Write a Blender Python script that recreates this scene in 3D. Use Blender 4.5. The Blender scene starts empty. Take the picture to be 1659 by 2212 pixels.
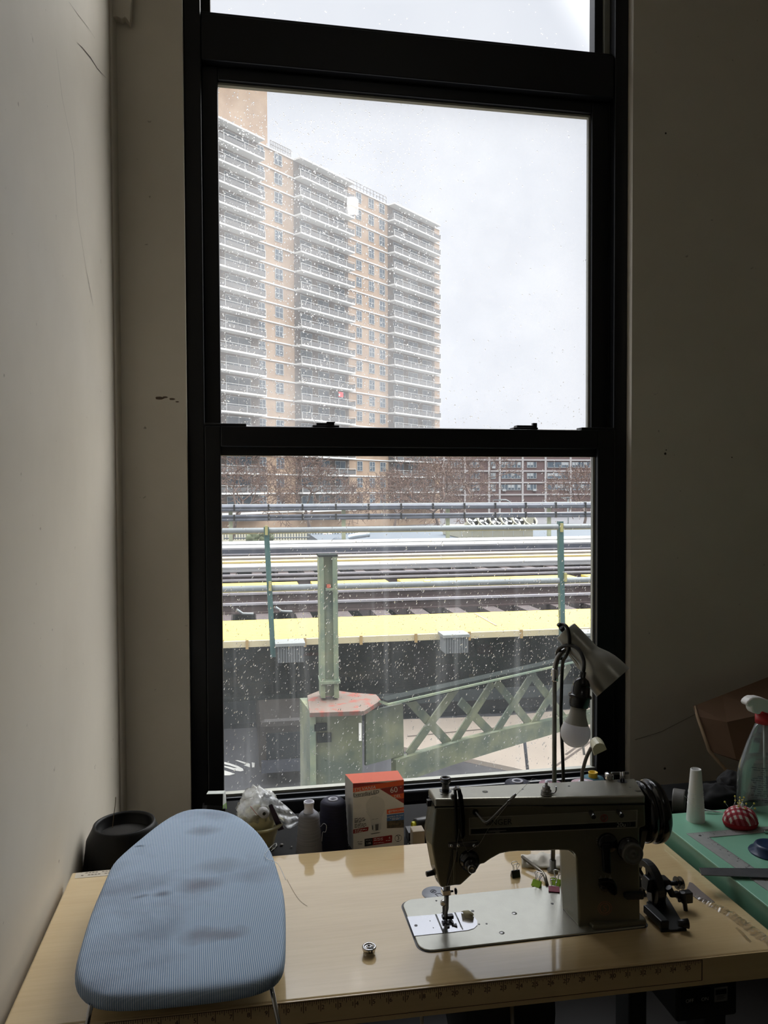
import bpy, bmesh, math, random
from math import sin, cos, pi, radians, sqrt, tan, atan2
from mathutils import Vector as V, Matrix
sc = bpy.context.scene
COL = sc.collection
random.seed(7)
# ---------------------------------------------------------------- camera model (1659 x 2212)
F, CX, CY = 1660.0, 829.5, 1106.0
PSI, TH, ROLL = radians(10.3), radians(1.59), radians(-.23)
CAM = V((0, 0, 1.5))
RM = Matrix.Rotation(-PSI, 3, 'Z') @ Matrix.Rotation(pi/2-TH, 3, 'X') @ Matrix.Rotation(ROLL, 3, 'Z')
def ray(x, y): return RM @ V(((x-CX)/F, -(y-CY)/F, -1.0))
def atz(x, y, z): d = ray(x, y); return CAM + d*((z-CAM.z)/d.z)
def aty(x, y, Y): d = ray(x, y); return CAM + d*(Y/d.y)
def atx(x, y, X): d = ray(x, y); return CAM + d*(X/d.x)
def atp(x, y, p0, n): d = ray(x, y); return CAM + d*((V(p0)-CAM).dot(n)/d.dot(n))
cd = bpy.data.cameras.new('camera'); co = bpy.data.objects.new('camera', cd); COL.objects.link(co)
cd.sensor_fit = 'VERTICAL'; cd.sensor_height = 24.0; cd.lens = 24.0*F/2212.0
cd.clip_start = .05; cd.clip_end = 1000
co.matrix_world = Matrix.Translation(CAM) @ RM.to_4x4()
sc.camera = co
sc.view_settings.view_transform = 'Standard'; sc.view_settings.look = 'None'
sc.view_settings.gamma = 1.0; sc.view_settings.use_curve_mapping = False
sc.view_settings.exposure = 0.0
# ---------------------------------------------------------------- materials
def s2l(c): return tuple(((v/255)/12.92 if v/255 <= .04045 else ((v/255+.055)/1.055)**2.4) for v in c)
MATS = {}
def nmat(name):
    m = bpy.data.materials.new(name); m.use_nodes = True
    nt = m.node_tree; MATS[name] = m
    return m, nt, nt.nodes, nt.links, nt.nodes['Principled BSDF']
def noise(nt, scale, detail=4, rough=.55, coord='Object', stretch=None):
    tc = nt.nodes.new('ShaderNodeTexCoord'); n = nt.nodes.new('ShaderNodeTexNoise')
    n.inputs['Scale'].default_value = scale; n.inputs['Detail'].default_value = detail; n.inputs['Roughness'].default_value = rough
    if stretch:
        mp = nt.nodes.new('ShaderNodeMapping'); mp.inputs['Scale'].default_value = stretch
        nt.links.new(tc.outputs[coord], mp.inputs[0]); nt.links.new(mp.outputs[0], n.inputs['Vector'])
    else: nt.links.new(tc.outputs[coord], n.inputs['Vector'])
    return n
def ramp(nt, fac, stops):
    r = nt.nodes.new('ShaderNodeValToRGB'); e = r.color_ramp.elements
    while len(e) < len(stops): e.new(.5)
    for i, (p, c) in enumerate(stops):
        e[i].position = p; e[i].color = (*c, 1) if len(c) == 3 else c
    nt.links.new(fac, r.inputs[0]); return r
def mat(name, col, rough=.5, metal=0., var=.0, scale=20, bump=0., bscale=None, spec=.5, stretch=None, coat=0., srgb=True, col2=None, pos=(.35, .65)):
    """plain paint / plastic / metal with a mottled second tone and an optional bump"""
    if name in MATS: return MATS[name]
    m, nt, N, L, b = nmat(name)
    c = s2l(col) if srgb else col
    b.inputs['Roughness'].default_value = rough; b.inputs['Metallic'].default_value = metal
    b.inputs['Specular IOR Level'].default_value = spec; b.inputs['Coat Weight'].default_value = coat
    b.inputs['Base Color'].default_value = (*c, 1)
    if var or col2:
        n = noise(nt, scale, stretch=stretch)
        c2 = (s2l(col2) if srgb else col2) if col2 else tuple(v*(1-var) for v in c)
        r = ramp(nt, n.outputs['Fac'], [(pos[0], c2), (pos[1], c)])
        L.new(r.outputs[0], b.inputs['Base Color'])
    if bump:
        n2 = noise(nt, bscale or scale*4, detail=3); bp = N.new('ShaderNodeBump')
        bp.inputs['Strength'].default_value = bump; bp.inputs['Distance'].default_value = .002
        L.new(n2.outputs['Fac'], bp.inputs['Height']); L.new(bp.outputs[0], b.inputs['Normal'])
    return m
def clearmat(name, tint=(1, 1, 1), rough=.02, refl=1.0, veil=0., veilcol=(.9, .9, .9), ior=1.45, veil_scale=6, stretch=None, streak=0.):
    """thin clear sheet: mostly transparent, Fresnel mirror, a film of dirt and haze that scatters light"""
    m, nt, N, L, b = nmat(name); N.remove(b)
    out = N['Material Output']; tr = N.new('ShaderNodeBsdfTransparent'); tr.inputs[0].default_value = (*tint, 1)
    gl = N.new('ShaderNodeBsdfGlossy'); gl.inputs['Roughness'].default_value = rough
    fr = N.new('ShaderNodeFresnel'); fr.inputs[0].default_value = ior
    mu = N.new('ShaderNodeMath'); mu.operation = 'MULTIPLY'; mu.inputs[1].default_value = refl; L.new(fr.outputs[0], mu.inputs[0])
    mx = N.new('ShaderNodeMixShader'); L.new(mu.outputs[0], mx.inputs[0]); L.new(tr.outputs[0], mx.inputs[1]); L.new(gl.outputs[0], mx.inputs[2])
    last = mx
    if veil:
        tl = N.new('ShaderNodeBsdfTranslucent'); tl.inputs[0].default_value = (*veilcol, 1)
        n = noise(nt, veil_scale, detail=6, rough=.7, stretch=stretch)
        r = ramp(nt, n.outputs['Fac'], [(.3, (veil*.45,)*3), (.75, (veil*1.7,)*3)])
        fac = r.outputs[0]
        if streak:
            n9 = noise(nt, 1.0, detail=3, rough=.6, stretch=(26, 1, .9)); r9 = ramp(nt, n9.outputs['Fac'], [(.56, (0, 0, 0)), (.74, (streak,)*3)])
            a9 = N.new('ShaderNodeMath'); a9.operation = 'ADD'; L.new(fac, a9.inputs[0]); L.new(r9.outputs[0], a9.inputs[1]); fac = a9.outputs[0]
        m2 = N.new('ShaderNodeMixShader'); L.new(fac, m2.inputs[0]); L.new(last.outputs[0], m2.inputs[1]); L.new(tl.outputs[0], m2.inputs[2]); last = m2
    L.new(last.outputs[0], out.inputs[0]); return m
# ---------------------------------------------------------------- mesh builder
class MB:
    def __init__(s): s.bm = bmesh.new(); s.mi = 0
    def _f(s, vs, smooth=False):
        try: f = s.bm.faces.new(vs)
        except ValueError: return None
        f.smooth = smooth; f.material_index = s.mi; return f
    def poly(s, pts, smooth=False): return s._f([s.bm.verts.new(p) for p in pts], smooth)
    def box(s, lo, hi, rz=0, pivot=None, M=None):
        x0, y0, z0 = lo; x1, y1, z1 = hi
        P = [V(p) for p in ((x0,y0,z0),(x1,y0,z0),(x1,y1,z0),(x0,y1,z0),(x0,y0,z1),(x1,y0,z1),(x1,y1,z1),(x0,y1,z1))]
        if rz:
            pv = V(pivot) if pivot is not None else (V(lo)+V(hi))/2; R = Matrix.Rotation(rz, 3, 'Z'); P = [pv+R@(p-pv) for p in P]
        if M is not None: P = [M @ p for p in P]
        v = [s.bm.verts.new(p) for p in P]
        for q in ((3,2,1,0),(4,5,6,7),(0,1,5,4),(1,2,6,5),(2,3,7,6),(3,0,4,7)): s._f([v[i] for i in q])
        return s
    def loft(s, rings, cap=True, smooth=True, closed=True, capsmooth=False):
        R = [[s.bm.verts.new(p) for p in r] for r in rings]
        n = len(R[0])
        for a, b in zip(R, R[1:]):
            for i in range(n if closed else n-1):
                j = (i+1) % n; s._f([a[i], a[j], b[j], b[i]], smooth)
        if cap:
            s._f(list(reversed(R[0])), capsmooth); s._f(R[-1], capsmooth)
        return s
    def prism(s, poly, vec, smooth=False):
        vec = V(vec); return s.loft([[V(p) for p in poly], [V(p)+vec for p in poly]], smooth=smooth)
    def tube(s, pts, r, seg=10, cap=True):
        pts = [V(p) for p in pts]; rs = r if isinstance(r, (list, tuple)) else [r]*len(pts)
        rings = []; up = None
        for i, p in enumerate(pts):
            d = (pts[min(i+1, len(pts)-1)]-pts[max(i-1, 0)]).normalized()
            if up is None: up = d.orthogonal().normalized()
            up = (up - d*up.dot(d)); up = up.normalized() if up.length > 1e-6 else d.orthogonal().normalized()
            w = d.cross(up)
            rings.append([p + (up*cos(2*pi*k/seg)+w*sin(2*pi*k/seg))*rs[i] for k in range(seg)])
        return s.loft(rings, cap=cap)
    def lathe(s, prof, o, axis=(0, 0, 1), seg=24, smooth=True, cap=True, sx=1., sy=1.):
        """prof: list of (radius, height) along axis from o"""
        ax = V(axis).normalized(); u = V((1, 0, 0)) if abs(ax.x) < .9 else V((0, 1, 0))
        u = (u-ax*u.dot(ax)).normalized(); w = ax.cross(u); o = V(o)
        return s.loft([[o+ax*h+(u*cos(2*pi*k/seg)*sx+w*sin(2*pi*k/seg)*sy)*max(r, 1e-5) for k in range(seg)] for r, h in prof], cap=cap, smooth=smooth)
    def ball(s, c, r, seg=16, rings=10, sx=1, sy=1, sz=1, M=None):
        pr = [[V((sin(pi*j/rings)*cos(2*pi*k/seg)*r*sx, sin(pi*j/rings)*sin(2*pi*k/seg)*r*sy, -cos(pi*j/rings)*r*sz)) for k in range(seg)] for j in range(1, rings)]
        if M is not None: pr = [[M @ p for p in q] for q in pr]
        c = V(c); pr = [[c+p for p in q] for q in pr]; return s.loft(pr, capsmooth=True)
    def ring(s, c, axis, R, r, seg=24, seg2=8):
        ax = V(axis).normalized(); u = ax.orthogonal().normalized(); w = ax.cross(u); c = V(c)
        rings = []
        for i in range(seg+1):
            a = 2*pi*i/seg; d = u*cos(a)+w*sin(a)
            rings.append([c+d*(R+r*cos(2*pi*k/seg2))+ax*r*sin(2*pi*k/seg2) for k in range(seg2)])
        return s.loft(rings, cap=False)
    def text(s, body, o, xd, yd, size, depth=0.0004, align='CENTER'):
        cu = bpy.data.curves.new('t', 'FONT'); cu.body = body; cu.size = 1.0; cu.align_x = align; cu.align_y = 'CENTER'; cu.resolution_u = 3
        ob = bpy.data.objects.new('t', cu); COL.objects.link(ob)
        me = bpy.data.meshes.new_from_object(ob)
        o = V(o); xd = V(xd).normalized(); yd = V(yd).normalized(); nd = xd.cross(yd)
        vs = [s.bm.verts.new(o+xd*v.co.x*size+yd*v.co.y*size+nd*depth) for v in me.vertices]
        for p in me.polygons: s._f([vs[i] for i in p.vertices])
        bpy.data.objects.remove(ob); bpy.data.curves.remove(cu); bpy.data.meshes.remove(me); return s
    def build(s, name, m, parent=None, bevel=0., bseg=2, sub=0, solid=0., weld=False, fix=True):
        if weld: bmesh.ops.remove_doubles(s.bm, verts=s.bm.verts, dist=1e-5)
        if fix: bmesh.ops.recalc_face_normals(s.bm, faces=s.bm.faces)
        me = bpy.data.meshes.new(name); 
        ms = m if isinstance(m, (list, tuple)) else [m]
        off = V((0, 0, 0)); p = parent
        while p is not None: off += p.location; p = p.parent
        if off.length: bmesh.ops.translate(s.bm, verts=s.bm.verts, vec=-off)
        s.bm.to_mesh(me); s.bm.free()
        for q in ms: me.materials.append(q)
        o = bpy.data.objects.new(name, me); COL.objects.link(o)
        if parent is not None: o.parent = parent
        else:                                   # origin at the base of a single-mesh thing
            if len(me.vertices):
                xs = [v.co for v in me.vertices]; lo = V((min(v[i] for v in xs) for i in range(3))); hi = V((max(v[i] for v in xs) for i in range(3)))
                c = V(((lo.x+hi.x)/2, (lo.y+hi.y)/2, lo.z)); me.transform(Matrix.Translation(-c)); o.location = c
        if solid:
            md = o.modifiers.new('solid', 'SOLIDIFY'); md.thickness = solid; md.offset = 0
        if bevel:
            md = o.modifiers.new('bevel', 'BEVEL'); md.width = bevel; md.segments = bseg; md.limit_method = 'ANGLE'; md.angle_limit = radians(40)
        if sub:
            md = o.modifiers.new('sub', 'SUBSURF'); md.levels = sub; md.render_levels = sub
        return o
def thing(name, label, cat, loc=(0, 0, 0), group=None, kind=None):
    o = bpy.data.objects.new(name, None); COL.objects.link(o); o.location = loc; o.empty_display_size = .02
    o['label'] = label; o['category'] = cat
    if group: o['group'] = group
    if kind: o['kind'] = kind
    return o
def tag(o, label, cat, group=None, kind=None):
    o['label'] = label; o['category'] = cat
    if group: o['group'] = group
    if kind: o['kind'] = kind
    return o
def struct(o, label, cat):
    o['kind'] = 'structure'; o['label'] = label; o['category'] = cat; return o
def copy_tree(o, parent=None):
    c = o.copy(); COL.objects.link(c)
    if parent is not None: c.parent = parent
    for ch in list(o.children): copy_tree(ch, c)
    return c
def arc(c, r, a0, a1, n): return [(c[0]+r*cos(a0+(a1-a0)*i/n), c[1]+r*sin(a0+(a1-a0)*i/n)) for i in range(n+1)]
def smooth_path(pts, n=6):
    """Catmull-Rom through pts"""
    P = [V(p) for p in pts]; out = []
    for i in range(len(P)-1):
        a, b, c, d = P[max(i-1, 0)], P[i], P[i+1], P[min(i+2, len(P)-1)]
        for k in range(n):
            t = k/n; out.append(.5*((2*b)+(c-a)*t+(2*a-5*b+4*c-d)*t*t+(3*b-a-3*c+d)*t**3))
    out.append(P[-1]); return out
# ================================================================ ROOM
WXL, WY, WXR, WYB, CZ = -.35, 2.27, 3.2, -3.2, 3.9      # left wall, window wall, right wall, rear wall, ceiling
FY = 2.30                                               # front face of the window frame
def wallmat(name, c1, c2, c3):
    m, nt, N, L, b = nmat(name)
    n1 = noise(nt, 1.3, 5, .6); r1 = ramp(nt, n1.outputs['Fac'], [(.35, s2l(c1)), (.62, s2l(c2))])
    n2 = noise(nt, 38, 3, .5); r2 = ramp(nt, n2.outputs['Fac'], [(.20, s2l(c3)), (.27, (1, 1, 1))])
    mx = N.new('ShaderNodeMix'); mx.data_type = 'RGBA'; mx.blend_type = 'MULTIPLY'; mx.inputs[0].default_value = .8
    L.new(r1.outputs[0], mx.inputs[6]); L.new(r2.outputs[0], mx.inputs[7]); L.new(mx.outputs[2], b.inputs['Base Color'])
    b.inputs['Roughness'].default_value = .55; b.inputs['Specular IOR Level'].default_value = .3
    n3 = noise(nt, 5, 6, .6); bp = N.new('ShaderNodeBump'); bp.inputs['Strength'].default_value = .35; bp.inputs['Distance'].default_value = .004
    L.new(n3.outputs['Fac'], bp.inputs['Height']); L.new(bp.outputs[0], b.inputs['Normal'])
    return m
m_wall = wallmat('painted plaster', (206, 198, 183), (217, 209, 195), (120, 105, 90))
m_ceil = mat('ceiling paint', (200, 196, 188), .7, var=.1, scale=3)
m_floor = mat('worn concrete floor', (40, 37, 34), .6, var=.4, scale=4)
m_black = mat('black window aluminium', (15, 16, 20), .38, var=.25, scale=9, spec=.45)
m_litface = mat('lit sash face grey', (150, 150, 140), .45, var=.1)  # daylight on the black sash and frame faces, put into a pale grey
b = MB(); b.box((WXL-.2, WYB, 0), (WXL, WY, CZ)); struct(b.build('wall_left', m_wall), 'off-white plaster wall along the left of the table', 'wall')
OX0, OX1, OZ0 = -.160, 1.2135, .46
b = MB(); b.box((WXL-.2, WY, 0), (OX0, WY+.25, CZ)); b.box((OX1, WY, 0), (WXR+.2, WY+.25, CZ)); b.box((OX0, WY, 0), (OX1, WY+.25, OZ0)); b.box((OX0, WY, 3.55), (OX1, WY+.25, CZ))
struct(b.build('wall_front', m_wall), 'plaster wall that holds the tall black window', 'wall')
b = MB(); b.box((WXR, WYB, 0), (WXR+.2, WY, CZ)); struct(b.build('wall_right', m_wall), 'plaster wall on the far right of the room', 'wall')
b = MB(); b.box((WXL-.2, WYB-.2, 0), (WXR+.2, WYB, CZ)); struct(b.build('wall_rear', m_wall), 'plaster wall behind the camera', 'wall')
b = MB(); b.box((WXL-.2, WYB-.2, -.2), (WXR+.2, WY+.25, 0)); struct(b.build('floor', m_floor), 'worn grey floor of the workroom', 'floor')
b = MB(); b.box((WXL-.2, WYB-.2, CZ), (WXR+.2, WY+.25, CZ+.2)); struct(b.build('ceiling', m_ceil), 'white ceiling of the workroom', 'ceiling')
# corner boxing with a broken plaster end at the top, cracks in the left wall
b = MB(); b.prism([(WXL, WY-.05, 0.0), (WXL+.004, WY-.05, 0), (WXL+.012, WY-.004, 0), (WXL+.012, WY, 0), (WXL, WY, 0)], (0, 0, 2.93))
struct(b.build('trim_1', m_wall), 'rounded plaster strip filling the left corner', 'trim')
b = MB()
pp = [(238, -60), (238, 36), (252, 34), (262, 40), (270, 36), (281, 50), (287, -60)]
b.prism([aty(x, y, WY-.03) for x, y in pp], (0, .03, 0)); struct(b.build('trim_2', m_wall, bevel=.003), 'broken plaster end high in the left corner', 'trim')
m_crack = mat('crack shadow gap', (58, 52, 46), .9)
for k, (pts, lab) in enumerate([
    ([(166, 92, .0006), (178, 104, .0035), (196, 126, .0055), (210, 148, .003), (228, 168, .0006)], 'dark open crack slanting down the upper left wall'),
    ([(148, 4, .0005), (168, 32, .0018), (190, 60, .001), (205, 84, .0004)], 'thin crack near the top of the left wall'),
    ([(120, 105, .0003), (134, 215, .0007), (158, 330, .0007), (166, 460, .0006), (185, 580, .0009), (200, 660, .0003)], 'long hairline crack running down the left wall'),
    ([(186, 585, .0003), (193, 620, .0016), (201, 660, .0003)], 'short crack low on the upper left wall')]):
    b = MB(); up = []; dn = []
    for x, y, w in pts:
        p = atx(x, y, WXL); up.append(p+V((.0008, w, .0))); dn.append(p+V((.0008, -w, 0)))
    b.poly(up+dn[::-1]); tag(b.build('wall_crack', m_crack), lab, 'crack', group='cracks in the left wall')
b = MB()
for x, y, r in ((345, 860, .012), (372, 862, .008), (383, 868, .005), (357, 858, .007)):
    c = aty(x, y, WY-.0006); b.poly([c+V((r*1.5*cos(t*pi/6)*(.8+.2*sin(t*5)), 0, r*.35*sin(t*pi/6))) for t in range(12)])
tag(b.build('wall_scuff', mat('scuff', (96, 80, 66), .9)), 'dark smudged scuff on the wall left of the window', 'mark')
# ---------------------------------------------------------------- window
w = thing('window_1', 'tall black double hung window with a transom above', 'window', (.53, FY, OZ0), kind='structure')
GX0, GX1 = -.066, 1.108                         # daylight opening of both sashes
ZT0, ZT1 = 2.706, 2.888                         # transom bar
b = MB()
b.box((OX0, FY, OZ0), (-.112, FY+.13, 3.5)); b.box((1.168, FY, OZ0), (OX1, FY+.13, 3.5))
b.box((-.112, FY+.005, 2.745), (1.168, FY+.13, ZT1-.012)); b.box((-.112, FY, 3.44), (1.168, FY+.13, 3.5))
b.box((-.112, FY+.002, OZ0), (1.168, FY+.13, .50))
b.box((-.112, FY+.016, ZT1-.012), (1.168, FY+.12, ZT1))
b.build('window_frame', m_black, w, bevel=.003)
def sash(name, y0, y1, z0, z1, xo0, xo1, rail_b, rail_t):
    b = MB()
    b.box((xo0, y0, z0), (GX0, y1, z1)); b.box((GX1, y0, z0), (xo1, y1, z1)); b.box((GX0, y0, z0), (GX1, y1, z0+rail_b)); b.box((GX0, y0, z1-rail_t), (GX1, y1, z1))
    return b.build(name, m_black, w, bevel=.003)
YL0, YL1 = FY-.012, FY+.033
YU0, YU1 = FY+.036, FY+.08
lo = sash('lower_sash', YL0, YL1, .500, 1.690, -.112, 1.168, .096, .060)
b = MB(); b.box((-.34, FY-.046, .12), (1.30, FY-.031, .515)); b.build('dark_wall_panel', m_black, w)  # black sheet added over the wall below the window to keep it dark
up_ = sash('upper_sash', YU0, YU1, 1.64, 2.745, -.112, 1.168, .055, .038)
b = MB(); b.box((GX0, FY+.006, 1.605), (GX1, FY+.024, 1.632)); b.build('glazing_bead', m_black, lo)
b = MB(); b.box((GX0, FY+.000, .594), (GX1, FY+.022, .603)); b.box((GX0+.001, FY-.0, .588), (GX1, FY+.004, .596)); b.build('glazing_bead', m_litface, lo)
b = MB(); b.box((-.11, FY-.034, .548), (1.166, FY-.012, .585)); b.build('lift_rail', mat('dull black lift rail', (40, 42, 46), .3), lo, bevel=.008, bseg=3)
b = MB(); b.box((GX1-.006, FY+.010, .60), (GX1, FY+.024, 1.62)); b.build('glazing_bead', m_litface, lo)
b = MB(); b.box((GX1-.006, YU0+.014, 1.69), (GX1, YU0+.028, 2.70)); b.box((GX0, YU0+.014, 2.699), (GX1, YU0+.03, 2.706)); b.build('glazing_bead', m_litface, up_)
b = MB(); b.box((1.150, FY+.037, 1.70), (1.1675, FY+.060, 2.74)); b.build('side_track', m_litface, w)  # frame return with its daylight painted in as pale grey
b = MB(); b.box((1.150, FY+.037, 2.89), (1.1675, FY+.060, 3.44)); b.build('side_track', m_litface, w)
b = MB(); b.box((-.112, FY+.05, ZT1), (-.085, FY+.09, 3.44)); b.box((1.122, FY+.05, ZT1), (1.15, FY+.09, 3.44)); b.build('transom_sash', m_black, w, bevel=.002)
for x0, x1 in ((-.112, .008), (1.055, 1.166)):
    b = MB(); b.box((x0, YL0+.004, 1.690), (x1, YL1, 1.6985)); b.build('tilt_latch', m_black, lo, bevel=.002)
for cx, lev in ((.240, 0), (.868, 1)):
    b = MB(); b.box((cx-.038, YL0+.006, 1.690), (cx+.042, YL1, 1.6965)); b.box((cx-.026, YL0+.010, 1.6965), (cx+.028, YL1-.004, 1.7035))
    if lev: b.box((cx+.026, YL0+.008, 1.694), (cx+.040, YL0+.022, 1.711))
    else: b.box((cx+.004, YL0+.006, 1.7035), (cx+.030, YL0+.018, 1.707))
    b.build('sash_lock', m_black, lo, bevel=.0015)
g_low = clearmat('dirty window glass', (.955, .965, .96), .0, .85, veil=.035, veilcol=(.85, .87, .86), veil_scale=3.2, stretch=(1.6, 1, .6), streak=.05)
g_up = clearmat('rain wet window glass', (.965, .97, .97), .0, .85, veil=.15, veil_scale=2.5)  # veil also puts the tower's distance haze into the pane
g_top = clearmat('clean transom glass', (.97, .975, .975), .0, .85, veil=.012)
PLY, PUY, PTY = FY+.026, YU0+.031, FY+.07
for nm, mt, y, z0, z1, par in (('pane', g_low, PLY, .594, 1.632, lo), ('pane', g_up, PUY, 1.69, 2.71, up_), ('pane', g_top, PTY, ZT1-.005, 3.45, w)):
    b = MB(); b.poly([(GX0-.03, y, z0), (GX1+.045, y, z0), (GX1+.045, y, z1), (GX0-.03, y, z1)]); b.build(nm, mt, par)
GLOWK = 10.0
# ---------------------------------------------------------------- rain on the panes
m_drop, nt, N, L, bs = nmat('rain water')
bs.inputs['Base Color'].default_value = (1, 1, 1, 1); bs.inputs['Roughness'].default_value = .0; bs.inputs['IOR'].default_value = 1.33; bs.inputs['Transmission Weight'].default_value = 1
def drop(b, x, z, y, rx, rz, tilt, th):
    seg, R = 8, Matrix.Rotation(tilt, 3, 'Y')
    b.ball((x, y, z), 1.0, 8, 5, rx, th, rz, M=R)
rnd = random.Random(3)
bu, bl, bt = MB(), MB(), MB()
n = 0
while n < 4300:
    u, v = rnd.random(), rnd.random()
    x = GX0+u*(GX1-GX0); z = 1.70+v*1.0
    dens = 1.0 if u < .22 else max(.03, 1.0-(u-.22)*1.75)
    if u > .58: dens = .07 + (.2 if v < .12 else 0)
    if u < .3 and v > .93: dens *= .35
    if rnd.random() > dens: continue
    r = .0008+.0013*rnd.random()**2.2
    drop(bu, x, z, PUY+.0006, r, r*(1+rnd.random()*1.3), rnd.uniform(-.9, .3), r*.5); n += 1
n = 0
while n < 4200:
    u, v = rnd.random(), rnd.random()
    x = GX0+u*(GX1-GX0); z = .605+v*.99
    dens = (.55 if v < .3 else 1.0 if v < .62 else .35)
    if rnd.random() > dens: continue
    r = .0006+.0011*rnd.random()**2.2
    drop(bl, x, z, PLY+.0006, r*.8, r*(1.2+rnd.random()*2.6), rnd.uniform(.15, .75), r*.5); n += 1
for k in range(90):
    r = .0008+.001*rnd.random(); drop(bt, rnd.uniform(GX0, GX1), ZT1+rnd.random()*.25, PTY+.0006, r, r*1.4, .2, r*.5)
tag(bu.build('rain_drops', m_drop), 'fine rain drops covering the upper pane before the tower', 'rain', kind='stuff')
tag(bl.build('rain_drops', m_drop), 'slanting rain drops on the lower pane before the tracks', 'rain', kind='stuff')
tag(bt.build('rain_drops', m_drop), 'a few rain drops on the transom pane at the top', 'rain', kind='stuff')
# ledge behind the sewing table
m_ledge = mat('dusty black ledge', (11, 11, 11), .7, var=.5, scale=30, spec=.12)
b = MB(); b.box((-.10, 1.575, .690), (1.62, 1.862, .715)); b.box((-.10, 1.60, 0), (-.07, 1.84, .69)); b.box((1.59, 1.60, 0), (1.62, 1.84, .69)); b.box((1.52, 1.8621, .690), (1.95, 2.06, .715))
struct(b.build('trim_3', m_ledge, bevel=.003), 'dusty black ledge between the sewing table and the window', 'ledge')
b = MB(); b.box((WXL, 1.60, .56), (-.101, 1.90, .585)); b.box((-.13, 1.62, 0), (-.105, 1.88, .56)); struct(b.build('trim_4', m_ledge), 'low black ledge in the left corner', 'ledge')
# ---------------------------------------------------------------- world : bright overcast sky
wd = bpy.data.worlds.new('overcast sky'); sc.world = wd; wd.use_nodes = True
nt = wd.node_tree; N, L = nt.nodes, nt.links; bg = N['Background']
tc = N.new('ShaderNodeTexCoord'); sx = N.new('ShaderNodeSeparateXYZ'); L.new(tc.outputs['Generated'], sx.inputs[0])
nz = N.new('ShaderNodeTexNoise'); nz.inputs['Scale'].default_value = 2.6; nz.inputs['Detail'].default_value = 5; L.new(tc.outputs['Generated'], nz.inputs['Vector'])
cr = ramp(nt, nz.outputs['Fac'], [(.36, (.72, .755, .84)), (.66, (.83, .855, .92))])
zr = ramp(nt, sx.outputs['Z'], [(.0, (1., 1., 1.)), (.53, (1.06, 1.06, 1.05)), (.66, (5.6, 5.5, 5.3)), (1., (12., 11.8, 11.4))])
mx = N.new('ShaderNodeMix'); mx.data_type = 'RGBA'; mx.blend_type = 'MULTIPLY'; mx.inputs[0].default_value = 1
L.new(cr.outputs[0], mx.inputs[6]); L.new(zr.outputs[0], mx.inputs[7])
# broad bright cloud patch added at the far right to light the room
SAZ, SEL = radians(58), radians(42)
dt = N.new('ShaderNodeVectorMath'); dt.operation = 'DOT_PRODUCT'; L.new(tc.outputs['Generated'], dt.inputs[0]); dt.inputs[1].default_value = (sin(SAZ)*cos(SEL), cos(SAZ)*cos(SEL), sin(SEL))
mr = N.new('ShaderNodeMapRange'); mr.interpolation_type = 'SMOOTHSTEP'; mr.inputs[1].default_value = .86; mr.inputs[2].default_value = .99; mr.inputs[3].default_value = 0; mr.inputs[4].default_value = GLOWK; L.new(dt.outputs['Value'], mr.inputs[0])
ad = N.new('ShaderNodeMix'); ad.data_type = 'RGBA'; ad.blend_type = 'ADD'; ad.inputs[0].default_value = 1
cb = N.new('ShaderNodeVectorMath'); cb.operation = 'SCALE'; cb.inputs[0].default_value = (1, .985, .94); L.new(mr.outputs[0], cb.inputs['Scale'])
L.new(mx.outputs[2], ad.inputs[6]); L.new(cb.outputs[0], ad.inputs[7]); L.new(ad.outputs[2], bg.inputs[0]); bg.inputs[1].default_value = 1.03
# ================================================================ SEWING TABLE
ZT = .76
def woodmat(name, c1, c2, rough=.12):
    m, nt, N, L, b = nmat(name)
    n = noise(nt, 2.2, 5, .55, stretch=(1.2, 9, 9)); n2 = noise(nt, 7, 6, .6, stretch=(1.2, 22, 22))
    r = ramp(nt, n.outputs['Fac'], [(.3, s2l(c2)), (.7, s2l(c1))]); r2 = ramp(nt, n2.outputs['Fac'], [(.35, (.95, .945, .93)), (.6, (1, 1, 1))])
    mx = N.new('ShaderNodeMix'); mx.data_type = 'RGBA'; mx.blend_type = 'MULTIPLY'; mx.inputs[0].default_value = 1
    L.new(r.outputs[0], mx.inputs[6]); L.new(r2.outputs[0], mx.inputs[7]); L.new(mx.outputs[2], b.inputs['Base Color'])
    b.inputs['Roughness'].default_value = rough; b.inputs['Specular IOR Level'].default_value = .5; b.inputs['Coat Weight'].default_value = 1.0; b.inputs['Coat IOR'].default_value = 1.75; b.inputs['Coat Roughness'].default_value = .07
    n3 = noise(nt, 60, 3, .5); bp = N.new('ShaderNodeBump'); bp.inputs['Strength'].default_value = .05; bp.inputs['Distance'].default_value = .001
    L.new(n3.outputs['Fac'], bp.inputs['Height']); L.new(bp.outputs[0], b.inputs['Normal'])
    return m
m_maple = woodmat('maple laminate', (226, 200, 152), (218, 190, 142), .12)
m_edge = woodmat('table edge band', (232, 204, 154), (222, 192, 142), .4)
m_ink = mat('ruler ink', (52, 16, 22), .6)
m_steel = mat('table frame enamel', (58, 60, 62), .5)
TX0, TX1 = -.336, .861
TFL, TFR, TBL, TBR = V((TX0, 1.112, ZT)), V((TX1, 1.082, ZT)), V((TX0, 1.560, ZT)), V((TX1, 1.551, ZT))
table = thing('sewing_table', 'pale maple laminate sewing table with a ruler printed along its front edge', 'table', (.26, 1.33, 0))
b = MB(); b.prism([TFL+V((0, .002, 0)), TFR+V((0, .002, 0)), TBR, TBL], (0, 0, -.038)); b.build('table_top', m_maple, table, bevel=.003)
fn = (TFR-TFL).cross(V((0, 0, 1))).normalized()          # outward (towards the camera)
fx = (TFR-TFL).normalized()
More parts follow.
